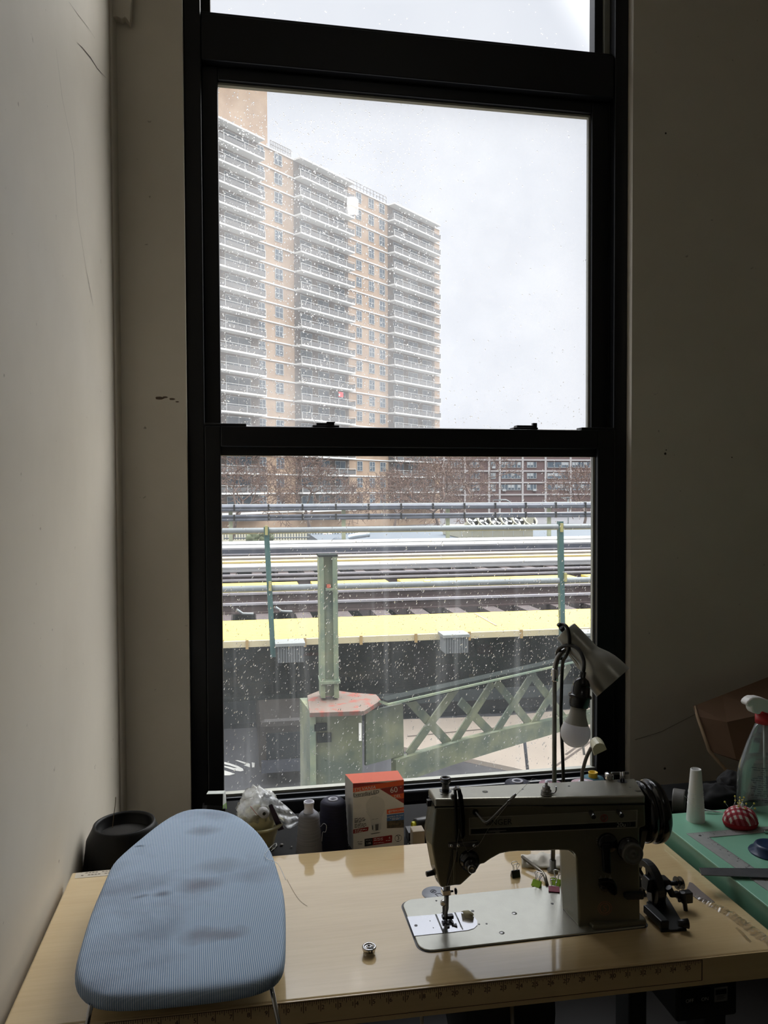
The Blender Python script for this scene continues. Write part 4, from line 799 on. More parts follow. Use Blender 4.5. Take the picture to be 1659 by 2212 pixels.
# spools behind the machine
def spool(label, x, y, rpx, Y, m, core=None, flat=.0):
    c = aty(x, y, Y); k = abs((RM.transposed() @ (c-CAM)).z)/F; r = rpx*k; H = c.z-ZL
    t = thing('thread_cone', label, 'thread cone', V((c.x, Y, ZL)))
    b = MB(); o = V((c.x, Y, ZL)); b.lathe([(r*1.08, 0), (r*1.12, .003), (r, H-.006), (r*.93, H), (r*.4, H+.002), (.0001, H+.002)], o, seg=36, cap=False); b.build('thread_winding', m, t)
    if core:
        b = MB(); b.lathe([(rc, h) for rc, h in core[1]], o+V((0, 0, H)), seg=24, cap=False); b.build('cone_core', core[0], t)
mauve = threadmat('mauve thread', (176, 138, 150), (140, 104, 118)); pinkw = threadmat('pale pink thread', (196, 172, 178), (168, 140, 150))
spool('dark navy thread cone with a pale core behind the machine head', 1118, 1690, 28, 1.62, threadmat('dark slate thread', (58, 60, 78), (34, 36, 50)), (mat('pale core', (190, 190, 200), .5), [(.013, 0), (.013, .004), (.008, .004), (.0075, -.004), (.0001, -.004)]))
spool('mauve thread cone with a white core around the lamp pole', 1190, 1693, 27, 1.66, mauve, (mat('white lilac plastic', (222, 222, 232), .4), [(.014, 0), (.014, .005), (.009, .005), (.0085, -.004), (.0001, -.004)]))
spool('pale pink thread cone with a white core below the small cream lamp', 1262, 1692, 30, 1.70, pinkw, (mat('white lilac plastic', (222, 222, 232), .4), [(.014, 0), (.014, .003), (.009, .003), (.0085, -.004), (.0001, -.004)]))
spool('teal thread cone with a yellow plastic core behind the machine', 1281, 1680, 24, 1.80, threadmat('teal thread', (66, 112, 126), (44, 84, 98)), (mat('yellow plastic', (226, 188, 52), .35), [(.0108, -.002), (.0112, .0), (.0112, .012), (.0118, .013), (.0118, .0145), (.0095, .0145), (.0090, .002), (.0001, .002)]))
spool('grey thread cone half hidden behind the bulb carton', 751, 1766, 15, 1.76, threadmat('mid grey thread', (120, 118, 118), (92, 92, 94)))
# small things at the back edge of the table
c = aty(893, 1783, 1.66)
yb = thing('bobbin_spool', 'black spool with a yellow end lying between the carton and the machine', 'spool', V((c.x, 1.66, ZL)))
rr_ = c.z-ZL-.018
b = MB(); b.box((c.x-.012, 1.655, ZL), (c.x+.05, 1.69, c.z-.014)); b.build('support_block', m_blk, yb)
b = MB(); b.lathe([(.013, 0), (.015, .004), (.015, .035), (.012, .038)], c+V((.004, .0, .0)), (1, .2, 0), 20); b.build('spool_body', m_blk, yb)
b = MB(); b.lathe([(.0075, -.004), (.0085, -.003), (.0085, .004), (.004, .0045), (.0035, -.002), (.0001, -.002)], c+V((.001, 0, 0)), (1, .2, 0), 20, cap=False); b.build('end_cap', mat('lime yellow plastic', (214, 208, 56), .4), yb)
a, c = aty(892, 1797, 1.615), aty(918, 1818, 1.615)
b = MB(); b.box((a.x, 1.615, ZL), (c.x, 1.645, a.z)); tag(b.build('chalk_block', mat('beige chalk', (172, 158, 140), .8, var=.15), bevel=.002), 'beige block on the ledge beside the sewing machine head', 'block')
m_lint = mat('grey lint', (120, 116, 112), .9, var=.4, scale=200)
b = MB(); rl_ = random.Random(4)
for k in range(60):
    x = rl_.choice((rl_.uniform(746, 760), rl_.uniform(880, 892), rl_.uniform(560, 640))); p = aty(x, 1815, rl_.uniform(1.59, 1.70)); p.z = ZL+.0005
    b.ball(p+V((0, 0, .002)), rl_.uniform(.0015, .005), 6, 4, 1, 1, .5)
tag(b.build('lint', m_lint), 'grey lint and thread dust strewn on the black ledge', 'lint', kind='stuff')
# plastic bag with a purple card, pots, bins, boxes at the left
def blob(b, c, rx, ry, rz, seed, amp, seg=36, rings=22):
    from mathutils import noise as NZ
    pr = []
    for j in range(rings+1):
        th = pi*j/rings; row = []
        for k in range(seg):
            ph = 2*pi*k/seg; d = V((sin(th)*cos(ph), sin(th)*sin(ph), -cos(th)))
            n = NZ.noise(d*2.3+V((seed, 0, 0)))*.9+abs(NZ.noise(d*5+V((0, seed, 0))))*.7-.2
            row.append(V(c)+V((d.x*rx, d.y*ry, d.z*rz))*(1+amp*n))
        pr.append(row)
    b.loft(pr, cap=True)
m_bag = clearmat('crinkled plastic bag', (.93, .94, .95), .10, 2.6, veil=.45, veilcol=(.92, .93, .95), veil_scale=45)
bg_ = thing('plastic_bag', 'crumpled clear plastic bag draped over the cream pots by the window', 'bag', aty(580, 1800, 1.70))
b = MB(); blob(b, aty(556, 1752, 1.70), .046, .040, .046, 2.2, .33); b.build('bag_body', m_bag, bg_)
b = MB(); path = [(575, 1722, 1.69), (598, 1722, 1.665), (612, 1745, 1.655), (626, 1772, 1.65), (640, 1770, 1.655)]
rows = []
rb = random.Random(8)
for i in range(15):
    t = i/14; x = 572+t*74; 
    row = []
    for j in range(8):
        s = j/7; y = 1712+(t**1.4)*56+s*(26+22*t if t < .75 else 42-30*(t-.75)/.25); row.append(aty(x-14*s*(1-t), y, 1.69-.03*t+.010*sin(i*1.3+j*1.9)+rb.uniform(-.003, .003)))
    rows.append(row)
b.loft(rows, cap=False, closed=False, smooth=True); b.build('bag_flap', m_bag, bg_, solid=.0006)
b = MB(); b.tube([aty(541, 1742, 1.645), aty(556, 1761, 1.645)], .0006, 6); b.build('red_tear_strip', mat('red print', (190, 70, 80), .5), bg_)
b = MB(); c = aty(567, 1757, 1.655); b.lathe([(.011, 0), (.011, .02), (.004, .024)], c+V((0, .01, 0)), (.2, -1, .2), 18); b.mi = 1; b.lathe([(.0035, 0), (.0035, .001)], c+V((.003, -.0146, .005)), (.2, -1, .2), 12)
tag(b.build('foam_plug', [mat('pale grey foam', (190, 190, 192), .6), m_blk]), 'pale round plug with a dark hole held in the clear plastic bag', 'plug')
b = MB(); b.prism([aty(x, y, 1.668) for x, y in ((580, 1741), (588, 1738), (614, 1791), (601, 1795), (589, 1766))], (0, .004, 0)); tag(b.build('purple_card', mat('dark purple card', (42, 26, 52), .5)), 'dark purple card tucked under the clear plastic bag', 'card')
m_pot = mat('cream glazed pot', (190, 180, 136), .35, var=.2, scale=14)
pc = V((aty(560, 1800, 1.69).x, 1.69, ZL)); kk = 1.66/F
zr_ = aty(560, 1800, 1.69-.05).z
pot = thing('plant_pot', 'cream ceramic pot with a wide lip sitting by the ironing board tip', 'pot', pc)
H1 = zr_-ZL
b = MB(); b.lathe([(.026, 0), (.030, .004), (.040, H1*.7), (.046, H1-.004), (.054, H1), (.054, H1+.004), (.048, H1+.005), (.040, H1+.0), (.036, H1-.01), (.0001, H1-.01)], pc, seg=36, cap=False); b.build('pot_body', m_pot, pot)
pc2 = pc+V((-.002, 0, H1-.01)); p2 = thing('plant_pot', 'smaller cream pot nested in the wide lipped pot', 'pot', pc2)
b = MB(); b.lathe([(.030, 0), (.034, .004), (.036, .020), (.028, .040), (.026, .041), (.022, .038), (.020, .02), (.0001, .02)], pc2, seg=32, cap=False); b.build('pot_body', m_pot, p2)
# black pot in the corner
pk = thing('black_planter', 'round black planter in the dark left corner behind the ironing board', 'planter', V((-.262, 1.72, .585)))
rz_ = aty(281, 1776, 1.72).z; H2 = rz_-.585
m_plant = mat('matt black planter', (9, 9, 10), .5, spec=.25)
b = MB(); b.lathe([(.060, 0), (.075, .006), (.083, H2*.35), (.085, H2*.55), (.078, H2*.85), (.066, H2-.006), (.064, H2), (.060, H2+.001), (.057, H2-.004), (.060, H2-.03), (.0001, H2-.03)], V((-.262, 1.72, .585)), seg=48, cap=False); b.build('planter_body', m_plant, pk)
b = MB(); c = V((-.262, 1.72, .585+H2-.03)); b.lathe([(.06, 0), (.055, .006), (.02, .010), (.0001, .011)], c, seg=24, cap=False); b.build('soil', mat('dark soil', (30, 27, 24), .9, var=.4, scale=90), pk)
b = MB(); b.tube(smooth_path([aty(243, 1778, 1.68)+V((0, 0, -.01)), aty(246, 1760, 1.68), aty(249, 1738, 1.68), aty(250, 1722, 1.68)], 4), .0008, 5); b.build('dry_stalk', mat('dry stalk', (96, 84, 66), .8), pk)
# small carton at the tip of the board
kb = thing('small_carton', 'small dark carton with a green and white end at the window corner', 'box', V((aty(468, 1745, 1.90).x, 1.90, .60)))
Yk = 1.86
A = [aty(x, y, Yk) for x, y in ((446, 1716), (481, 1715), (480, 1741), (441, 1739))]; B_ = [aty(x, y, Yk+.045) for x, y in ((450, 1709.5), (486, 1708.5), (488.5, 1726), (450, 1728))]
b = MB(); b.loft([[V((p.x, p.y, p.z)) for p in A]+[], [p for p in B_]], smooth=False); 
b.build('carton_body', m_blk, kb)
b = MB(); b.poly([p+V((0, -.0006, .0006)) for p in (A[0], A[1], B_[1], B_[0])]); b.build('carton_lid', mat('grey white card', (196, 200, 196), .5), kb, solid=.001)
b = MB(); e0, e1 = A[1]+V((.0008, 0, 0)), B_[1]+V((.0008, 0, 0)); f0_, f1_ = aty(481, 1748, Yk), aty(489.5, 1747, Yk+.045)
b.poly([e0, e1, e1*.35+f1_*.65, e0*.25+f0_*.75]); b.mi = 1; b.poly([e0*.25+f0_*.75, e1*.35+f1_*.65, f1_, f0_]); b.build('carton_end', [mat('grey white card', (196, 200, 196), .5), mat('leaf green print', (112, 150, 70), .5)], kb, solid=.001)
b = MB(); q0 = aty(465, 1742, Yk+.02); b.box((q0.x-.02, Yk+.002, .60), (q0.x+.024, Yk+.05, q0.z)); b.build('carton_base', m_blk, kb)
b = MB(); b.box((q0.x-.05, Yk-.03, .48), (q0.x+.06, 2.255, .60)); struct(b.build('trim_5', m_ledge), 'black corner shelf under the small carton', 'ledge')
# binder clips, rag, rod
def clip(label, x, y, w_, col, rz=0., lie=0., sz=1.):
    c = atz(x, y, ZT); t = thing('binder_clip', label, 'binder clip', c, 'binder clips on the table'); R = Matrix.Rotation(rz, 3, 'Z') @ Matrix.Rotation(lie, 3, 'X')
    def tf(p): return c+V((0, 0, .0005))+R@(V(p)*sz)
    b = MB(); b.loft([[tf(p) for p in ((xx, -.0055, 0), (xx, .0055, 0), (xx, .0012, .0125), (xx, -.0012, .0125))] for xx in (-w_, w_)], smooth=False); b.build('clamp_body', mat('clip '+label, col, .3), t, bevel=.0006)
    for s in (-1, 1):
        b = MB(); b.tube(smooth_path([tf(p) for p in ((-.004, s*.0012, .0118), (-.0035, s*.003, .018), (-.006, s*.004, .023), (-.004, s*.0045, .0265), (.004, s*.0045, .0265), (.006, s*.004, .023), (.0035, s*.003, .018), (.004, s*.0012, .0118))], 4), .0007, 6); b.build('wire_handle', m_chrome, t)
    return t
clip('black binder clip standing on the table under the machine arm', 1113.5, 1894, .0085, (16, 16, 17), .1)
clip('lime green binder clip lying left of the red one', 1158, 1917, .0085, (150, 190, 50), 2.3, .5)
clip('lime green binder clip lying behind the red one', 1200, 1914, .0085, (160, 200, 60), 2.5, .5)
clip('crimson binder clip lying by the machine pillar', 1197, 1930, .0100, (140, 22, 60), -.35, -.9)
b = MB(); b.tube([V((atz(1128, 1846, ZT+.02).x, atz(1128, 1846, ZT+.02).y, ZT+.016)), atz(1172, 1885, ZT+.010), atz(1177, 1893, ZT+.008), atz(1182, 1912, ZT+.004)], .0032, 10)
tag(b.build('bent_rod', mat('grey steel rod', (118, 112, 100), .35, .8)), 'bent grey metal rod resting on the clips under the machine arm', 'rod')
b = MB(); from mathutils import noise as NZ
rows = []
for i in range(10):
    row = []
    for j in range(16):
        u, v = j/15, i/9; p = atz(1127, 1876, ZT)*(1-u)*(1-v)+atz(1215, 1880, ZT)*u*(1-v)+atz(1125, 1850, ZT)*(1-u)*v+atz(1215, 1848, ZT)*u*v
        row.append(p+V((0, 0, .002+.020*abs(NZ.noise(V((u*4, v*3, 1.7))))*sin(pi*min(max(v, .06), .94))+.006*sin(v*pi))))
    rows.append(row)
b.loft(rows, cap=False, closed=False); tag(b.build('white_rag', mat('white cloth', (226, 220, 208), .85), solid=.0016), 'white cloth rag lying behind the machine arm', 'rag')
# ================================================================ GREEN TABLE
ZG = .788
m_green = mat('sea green table paint', (136, 192, 164), .30, var=.06, scale=9, bump=.05); m_gedge = mat('green edge paint', (112, 162, 138), .34, var=.12, scale=14)
gl0 = atz(1444, 1758, ZG); GXL = .8735
gt = thing('green_table', 'sea green painted worktable at the right edge', 'table', (1.4, 1.1, 0))
b = MB(); b.prism([V((GXL, .55, ZG)), V((2.1, .55, ZG)), V((2.1, 1.53, ZG)), V((.905, 1.53, ZG)), V((GXL, 1.49, ZG))], (0, 0, -.004)); b.build('table_top', m_green, gt, bevel=.001)
b = MB(); b.prism([V((GXL+.0015, .552, ZG-.004)), V((2.09, .552, ZG-.004)), V((2.09, 1.528, ZG-.004)), V((.906, 1.528, ZG-.004)), V((GXL+.0015, 1.489, ZG-.004))], (0, 0, -.052)); b.build('apron', m_gedge, gt, bevel=.001)
for x, y in ((.91, .60), (2.03, .60), (.945, 1.48), (2.03, 1.48)):
    b = MB(); b.box((x-.025, y-.025, 0), (x+.025, y+.025, ZG-.056)); b.build('leg', m_steel, gt)
def gz(x, y, o=0.): return atz(x, y, ZG)+V((0, 0, o))
m_rule = mat('grey steel rule', (176, 178, 176), .38, .25, var=.1, scale=60); m_rmark = mat('etched marks', (40, 40, 42), .6)
sq = thing('l_square', 'grey steel L square lying flat on the green table', 'ruler', gz(1500, 1805))
g1 = lambda x, y, o=.0012: gz(1380+x*.2711, 1480+y*.2711, o)
inner = g1(556, 1216); corner = g1(380, 1186)
e_short0, e_short1 = g1(1029, 1130), g1(1029, 1180); e_long0 = g1(1300, 1990); e_long1 = g1(1300, 1800)
dS = (e_short0-corner).normalized(); dL = V((0.018, -1, 0)).normalized()
# arms from directions on the table
wS = .024; pS = V((-dS.y, dS.x, 0))
A0 = corner; A1 = corner+dS*.34; B1 = A1-pS*wS
ii = corner-pS*wS+dS*.030
dL = (g1(800, 1482)-corner).normalized(); wL = .034
pL = V((-dL.y, dL.x, 0))
L1_ = corner+dL*.56; L0_ = L1_+pL*wL
inn = corner+pL*wL
# inner corner = intersection of the two inner edges
def isect(p, d, q, e):
    den = d.x*e.y-d.y*e.x; t = ((q.x-p.x)*e.y-(q.y-p.y)*e.x)/den; return p+d*t
I_ = isect(corner-pS*wS, dS, corner+pL*wL, dL)
b = MB(); b.prism([A0, A1, B1, I_, L0_, L1_], (0, 0, -.0011)); b.build('blade', m_rule, sq, fix=True)
b = MB()
for k in range(1, 90):
    s = k*.0031; ln = .010 if k % 8 == 0 else .006 if k % 4 == 0 else .0035
    p = corner+dS*s+V((0, 0, .0003)); b.poly([p, p+dS*.0005, p+dS*.0005-pS*ln, p-pS*ln])
    p = I_+dL*s+V((0, 0, .0003)); b.poly([p, p+dL*.0005, p+dL*.0005-pL*ln, p-pL*ln])
for k in range(1, 12):
    b.text(str(k), corner+dS*(.0248*k+.004)-pS*.013+V((0, 0, .0003)), dS, pS, .007, .0001); b.text(str(k), I_+dL*(.0248*k+.004)-pL*.014+V((0, 0, .0003)), -pL*-1, -dL, .007, .0001)
    b.lathe([(.0012, 0), (.0012, .0001)], corner+dL*(.03*k)+pL*.029+V((0, 0, .0003)), seg=8)
b.lathe([(.0030, 0), (.0030, .0002)], g1(488, 1204, .0014), seg=14)
b.build('markings', m_rmark, sq, fix=False)
b = MB(); zz = .006; q = [g1(480, 1480, zz), g1(1300, 1487, zz), g1(1300, 1568, zz), g1(500, 1537, zz)]
b.prism(q, (0, 0, -.0012)); b.mi = 1
for k in range(40):
    p = q[0]*(1-k/40)+q[1]*(k/40)+V((0, 0, .0002)); b.poly([p, p+V((.0006, 0, 0)), p+V((.0009, -.006 if k % 4 == 0 else -.003, 0)), p+V((.0003, -.006 if k % 4 == 0 else -.003, 0))])
tag(b.build('straight_ruler', [mat('dark steel rule', (92, 93, 96), .36, .3, var=.2, scale=40), m_rmark]), 'dark steel ruler lying across the L square and over the table edge', 'ruler')
# white empty cone
c = gz(1502.5, 1772); ct = aty(1502.5, 1661, c.y)
wc_ = thing('plastic_cone', 'tall white empty plastic thread cone standing on the green table', 'cone', c)
kq = abs((RM.transposed() @ (c-CAM)).z)/F; Hc = ct.z-c.z
b = MB(); b.lathe([(19.0*kq, 0), (19.2*kq, .002), (17*kq, Hc*.35), (11.2*kq, Hc-.001), (10.6*kq, Hc), (9.6*kq, Hc), (9.4*kq, Hc-.012), (.0001, Hc-.012)], c, seg=36, cap=False); b.build('cone_shell', mat('translucent white plastic', (226, 226, 224), .4), wc_)
b = MB(); rt_ = random.Random(2)
for k in range(7):
    h = Hc*(.30+.045*k+rt_.uniform(-.01, .01)); rr2 = (19.4-(19.2-11)*h/Hc)*kq+.0006; b.ring(c+V((0, 0, h)), (rt_.uniform(-.12, .12), rt_.uniform(-.1, .1), 1), rr2, .00035, 28, 5)
b.tube(smooth_path([c+V((-.017, -.004, Hc*.42)), c+V((-.024, -.004, Hc*.47)), c+V((-.028, -.003, Hc*.5))], 3), .0003, 5); b.build('thread_wraps', m_th, wc_)
b = MB(); p0, p1 = gz(1522, 1757, .003), gz(1562, 1758, .003)
for k in range(9):
    b.tube(smooth_path([p0+V((rt_.uniform(-.002, .002), rt_.uniform(-.006, .006), rt_.uniform(0, .006))), (p0+p1)/2+V((0, rt_.uniform(-.003, .003), rt_.uniform(0, .003))), p1+V((0, rt_.uniform(-.002, .002), 0))], 4), .0007, 5)
tag(b.build('thread_tuft', m_th), 'tuft of white thread between the plastic cone and the pin cushion', 'thread')
# pin cushion
pcn = gz(1599, 1784); kq = abs((RM.transposed() @ (pcn-CAM)).z)/F
def gingham():
    m, nt, N, L, b = nmat('red gingham'); tc = N.new('ShaderNodeTexCoord'); mp = N.new('ShaderNodeMapping'); mp.inputs['Rotation'].default_value = (.1, .35, .5); L.new(tc.outputs['Object'], mp.inputs[0]); s = N.new('ShaderNodeSeparateXYZ'); L.new(mp.outputs[0], s.inputs[0])
    outs = []
    for ax_ in 'XY':
        a = N.new('ShaderNodeMath'); a.operation = 'MULTIPLY'; a.inputs[1].default_value = 2*pi/.0105; L.new(s.outputs[ax_], a.inputs[0]); q = N.new('ShaderNodeMath'); q.operation = 'SINE'; L.new(a.outputs[0], q.inputs[0]); g = N.new('ShaderNodeMath'); g.operation = 'GREATER_THAN'; g.inputs[1].default_value = 0; L.new(q.outputs[0], g.inputs[0]); outs.append(g.outputs[0])
    ad = N.new('ShaderNodeMath'); ad.operation = 'ADD'; L.new(outs[0], ad.inputs[0]); L.new(outs[1], ad.inputs[1]); dv = N.new('ShaderNodeMath'); dv.operation = 'MULTIPLY'; dv.inputs[1].default_value = .5; L.new(ad.outputs[0], dv.inputs[0])
    r = ramp(nt, dv.outputs[0], [(0, s2l((222, 214, 208))), (.5, s2l((176, 74, 84))), (1, s2l((140, 22, 36)))]); r.color_ramp.interpolation = 'CONSTANT'; r.color_ramp.elements[1].position = .3; r.color_ramp.elements[2].position = .8
    L.new(r.outputs[0], b.inputs['Base Color']); b.inputs['Roughness'].default_value = .85; return m
cu = thing('pin_cushion', 'red and white gingham pin cushion on the green table', 'pin cushion', pcn)
Rp = 37*kq; Hp = .042
b = MB(); b.lathe([(Rp*.80, 0), (Rp*.95, .003), (Rp*1.02, .010), (Rp*.99, .0125)], pcn, seg=40, sy=.85); b.build('base_band', mat('red felt', (158, 24, 34), .85), cu)
b = MB(); b.lathe([(Rp*.99, .0115)]+[(Rp*cos(a)*1.0, .0125+(Hp-.0125)*sin(a)) for a in [radians(t) for t in range(8, 90, 9)]]+[(.0001, Hp)], pcn, seg=40, cap=False, sy=.85); b.build('gingham_top', gingham(), cu)
m_pinh = mat('yellow pin head', (216, 200, 84), .3); m_pinw = mat('white pin head', (225, 225, 220), .3)
pins = [((685, 931), (712, 970)), ((766, 886), (770, 965)), ((769, 919), (754, 968)), ((790, 938), (785, 976)), ((806, 896), (800, 975)), ((803, 921), (797, 970)), ((824, 916), (812, 972)), ((837, 896), (815, 965)), ((799, 948), (792, 978)), ((795, 966), (791, 978)), ((856, 944), (845, 985)), ((850, 983), (846, 992)), ((919, 943), (868, 1007)), ((926, 983), (884, 1010)), ((826, 955), (822, 972)), ((812, 938), (806, 975))]
for k, (h, f) in enumerate(pins):
    def pp_(q, o): return aty(1380+q[0]*.2711, 1480+q[1]*.2711, pcn.y-.004+o)
    of = ((k*37) % 11-5)*.0016
    hp, ft = pp_(h, of), pp_(f, of); dd = (ft-hp).normalized()
    t = thing('straight_pin', ('white' if k == 14 else 'yellow')+' headed pin stuck in the gingham cushion'+('' if k == 14 else ' among its fellows'), 'pin', ft, None if k == 14 else 'yellow pins in the cushion')
    b = MB(); b.tube([hp, ft+dd*.006], .00035, 5); b.build('shaft', m_chrome, t)
    b = MB(); b.ball(hp, .0020 if k != 14 else .0030, 10, 8, 1, 1, 1 if k != 14 else 1.5); b.build('pin_head', m_pinh if k != 14 else m_pinw, t)
# blue cap
c = gz(1662, 1842); kq = abs((RM.transposed() @ (c-CAM)).z)/F
b = MB(); b.lathe([(41*kq, 0), (42*kq, .0015), (41*kq, .003), (32*kq, .006), (31*kq, .013), (28*kq, .017), (24*kq, .018), (22*kq, .0165), (.0001, .0165)], c, seg=40, cap=False); tag(b.build('magnetic_dish', mat('navy plastic dish', (36, 52, 84), .3)), 'round navy plastic dish upside down at the right edge of the green table', 'dish')
b = MB(); q0 = g1(1015, 1192, .002); b.box(q0, q0+V((.03, .010, .004)), rz=-.3); tag(b.build('metal_clasp', m_chrome, bevel=.0008), 'small shiny metal clasp behind the navy dish', 'clasp')
# spray bottle
sb = gz(1652, 1742); kq = abs((RM.transposed() @ (sb-CAM)).z)/F
spb = thing('spray_bottle', 'clear plastic spray bottle with a red collar and white trigger head', 'spray bottle', sb)
Zs = lambda y: aty(1652, 1480+y*.2711, sb.y).z-sb.z
m_pet = clearmat('clear bottle plastic', (.90, .93, .91), .04, 1.6, veil=.05)
m_liq = clearmat('clear cleaning liquid', (.86, .90, .88), .02, .6, veil=.10, veil_scale=20)
r_ = lambda px: px*kq
prof = [(r_(58), 0), (r_(61), .003), (r_(63), Zs(900)), (r_(62), Zs(700)), (r_(60), Zs(640)), (r_(52), Zs(560)), (r_(40), Zs(440)), (r_(29), Zs(350)), (r_(24), Zs(310)), (r_(15), Zs(298))]
b = MB(); b.lathe(prof, sb, seg=40, sy=.62, cap=False); b.build('bottle_body', m_pet, spb)
b = MB(); b.lathe([(r_(56), .002), (r_(60), .006), (r_(61), Zs(700)), (r_(58.5), Zs(640)), (r_(51), Zs(575)), (.0001, Zs(574))], sb, seg=40, sy=.60, cap=False); b.build('liquid', m_liq, spb)
b = MB(); b.tube([sb+V((0, 0, .02)), sb+V((-.003, 0, Zs(310)))], .0028, 8); b.build('dip_tube', mat('pale tube', (205, 208, 206), .4), spb)
b = MB(); b.lathe([(r_(16), Zs(302)), (r_(21), Zs(300)), (r_(21), Zs(232)), (r_(16), Zs(225))], sb, seg=28); b.build('collar', mat('red ribbed cap', (176, 22, 34), .4), spb)
b = MB(); hd = [(857, 150), (870, 128), (890, 110), (915, 98), (960, 97), (1010, 110), (1060, 130), (1080, 170), (1070, 228), (1020, 228), (1000, 208), (985, 214), (965, 238), (915, 225), (905, 205), (897, 172), (870, 166)]
b.prism([aty(1380+x*.2711, 1480+y*.2711, sb.y-.012) for x, y in hd], (0, .024, 0)); b.build('trigger_head', mat('white trigger plastic', (226, 224, 220), .4), spb, bevel=.004, bseg=3)
b = MB(); b.prism([aty(1380+x*.2711, 1480+y*.2711, sb.y-.008) for x, y in ((1000, 212), (1040, 205), (1060, 260), (1040, 300), (1025, 300), (1035, 250))], (0, .016, 0)); b.build('trigger', mat('red ribbed cap', (176, 22, 34), .4), spb, bevel=.002)
b = MB(); rs_ = random.Random(12)
def bsurf(px_x, py): # on bottle front
    th = math.asin(max(-.97, min(.97, (px_x-1652)/61.5))); return sb+V((r_(62.3)*sin(th), -r_(62.3)*.62*cos(th), Zs(py)))
for k in range(17):
    yy = 610+k*16.5; x = 1600+rs_.uniform(0, 6)
    while x < 1690:
        wl = rs_.uniform(3, 12)
        if rs_.random() < .72: b.poly([bsurf(x, yy), bsurf(x+wl, yy), bsurf(x+wl, yy+4.6), bsurf(x, yy+4.6)])
        x += wl+rs_.uniform(1, 4)
b.build('back_label_print', mat('faint grey label print', (88, 96, 96), .6), spb, fix=False)
b = MB(); b.ring(bsurf(1660, 596)+V((0, -.001, 0)), (0, 1, 0), .006, .0022, 20, 6); b.build('orange_emblem', mat('orange print', (214, 96, 44), .5), spb)
# tape roll, pouches, brown paper behind the green table
m_tape = mat('grey tape roll', (104, 102, 98), .5)
c = aty(1467, 1730, 1.70); tr = thing('tape_roll', 'grey roll of tape standing on edge behind the handwheel', 'tape roll', c+V((0, 0, -.028)))
b = MB(); b.lathe([(.014, -.014), (.027, -.014), (.028, -.012), (.028, .012), (.027, .014), (.014, .014), (.014, -.014)], c, (.8, -.6, 0), 36, cap=False, smooth=False); b.build('tape', m_tape, tr)
b = MB(); b.lathe([(.0142, -.0135), (.0142, .0135), (.011, .0135), (.011, -.0135), (.0142, -.0135)], c, (.8, -.6, 0), 28, cap=False); b.build('core', mat('white core', (176, 174, 172), .5), tr)
b = MB(); b.box((c.x-.05, 1.64, ZL), (c.x+.06, 1.76, c.z-.028)); tag(b.build('dark_case', m_ledge, bevel=.004), 'dark flat case under the grey tape roll', 'case')
b = MB(); blob(b, V((aty(1548, 1735, 1.70).x, 1.70, .742)), .055, .045, .030, 5.5, .22); blob(b, V((aty(1588, 1722, 1.74).x, 1.74, .748)), .045, .04, .036, 9.1, .22); tag(b.build('black_cloth_pouch', mat('black cloth', (17, 17, 18), .85)), 'crumpled black cloth pouch on the ledge behind the pin cushion', 'pouch')
m_paper = mat('brown kraft paper', (112, 84, 62), .75, var=.15, scale=5, bump=.2, bscale=14)
bp_ = thing('brown_paper_bag', 'big folded brown paper bag leaning against the wall behind the spray bottle', 'paper bag', aty(1640, 1740, 2.0))
def yb_(x, y, o): return aty(x, y, o)
F1 = [(1497, 1526, 2.10), (1560, 1502, 2.12), (1660, 1463, 2.16), (1760, 1420, 2.2)]
F2 = [(1504, 1548, 2.07), (1570, 1560, 2.02), (1665, 1540, 2.0), (1765, 1520, 2.0)]
F3 = [(1530, 1622, 2.02), (1590, 1640, 1.98), (1670, 1650, 1.96), (1770, 1640, 1.96)]
F4 = [(1592, 1694, 1.98), (1630, 1700, 1.95), (1680, 1720, 1.94), (1775, 1740, 1.94)]
F6 = [(1650, 1830, 1.97), (1672, 1840, 1.95), (1710, 1850, 1.94), (1785, 1860, 1.94)]
F5 = [(1640, 1752, 1.96), (1660, 1756, 1.94), (1700, 1780, 1.93), (1780, 1800, 1.93)]
def cl7(p): return V((p.x, p.y, max(p.z, .7175)))
b = MB(); b.loft([[cl7(yb_(*p)) for p in r] for r in (F1, F2, F3, F4, F5, F6)], cap=False, closed=False, smooth=False); b.build('paper_sheet', m_paper, bp_, solid=.003)
b = MB(); b.loft([[yb_(x-d, y+d*.3, o-.004) for (x, y, o), d in ((F1[0], -3), (F2[0], 1), (F3[0], 2), (F4[0], 2), (F5[0], 2))], [yb_(x+5, y-2, o-.006) for (x, y, o) in (F1[0], F2[0], F3[0], F4[0], F5[0])]], cap=False, closed=False); b.build('folded_edge', mat('pale paper edge', (150, 126, 98), .7), bp_, solid=.001)
b = MB(); b.tube([aty(x, y, WY-.003) for x, y in ((1372, 1598), (1430, 1580), (1500, 1544), (1600, 1500))], .0005, 5); tag(b.build('wall_crack', m_crack), 'thin crack running up the window wall to the brown paper bag', 'crack')
b = MB()
for x, y, r in ((1438, 288, .003), (1437, 980, .004), (1581, 988, .002), (1436, 1660, .004), (1439, 972, .002)):
    b.lathe([(r, 0), (r, .0006)], aty(x, y, WY-.0002), (0, -1, 0), 10)
tag(b.build('wall_marks', m_crack), 'few tiny dark nail holes on the wall right of the window', 'nail holes', kind='stuff')
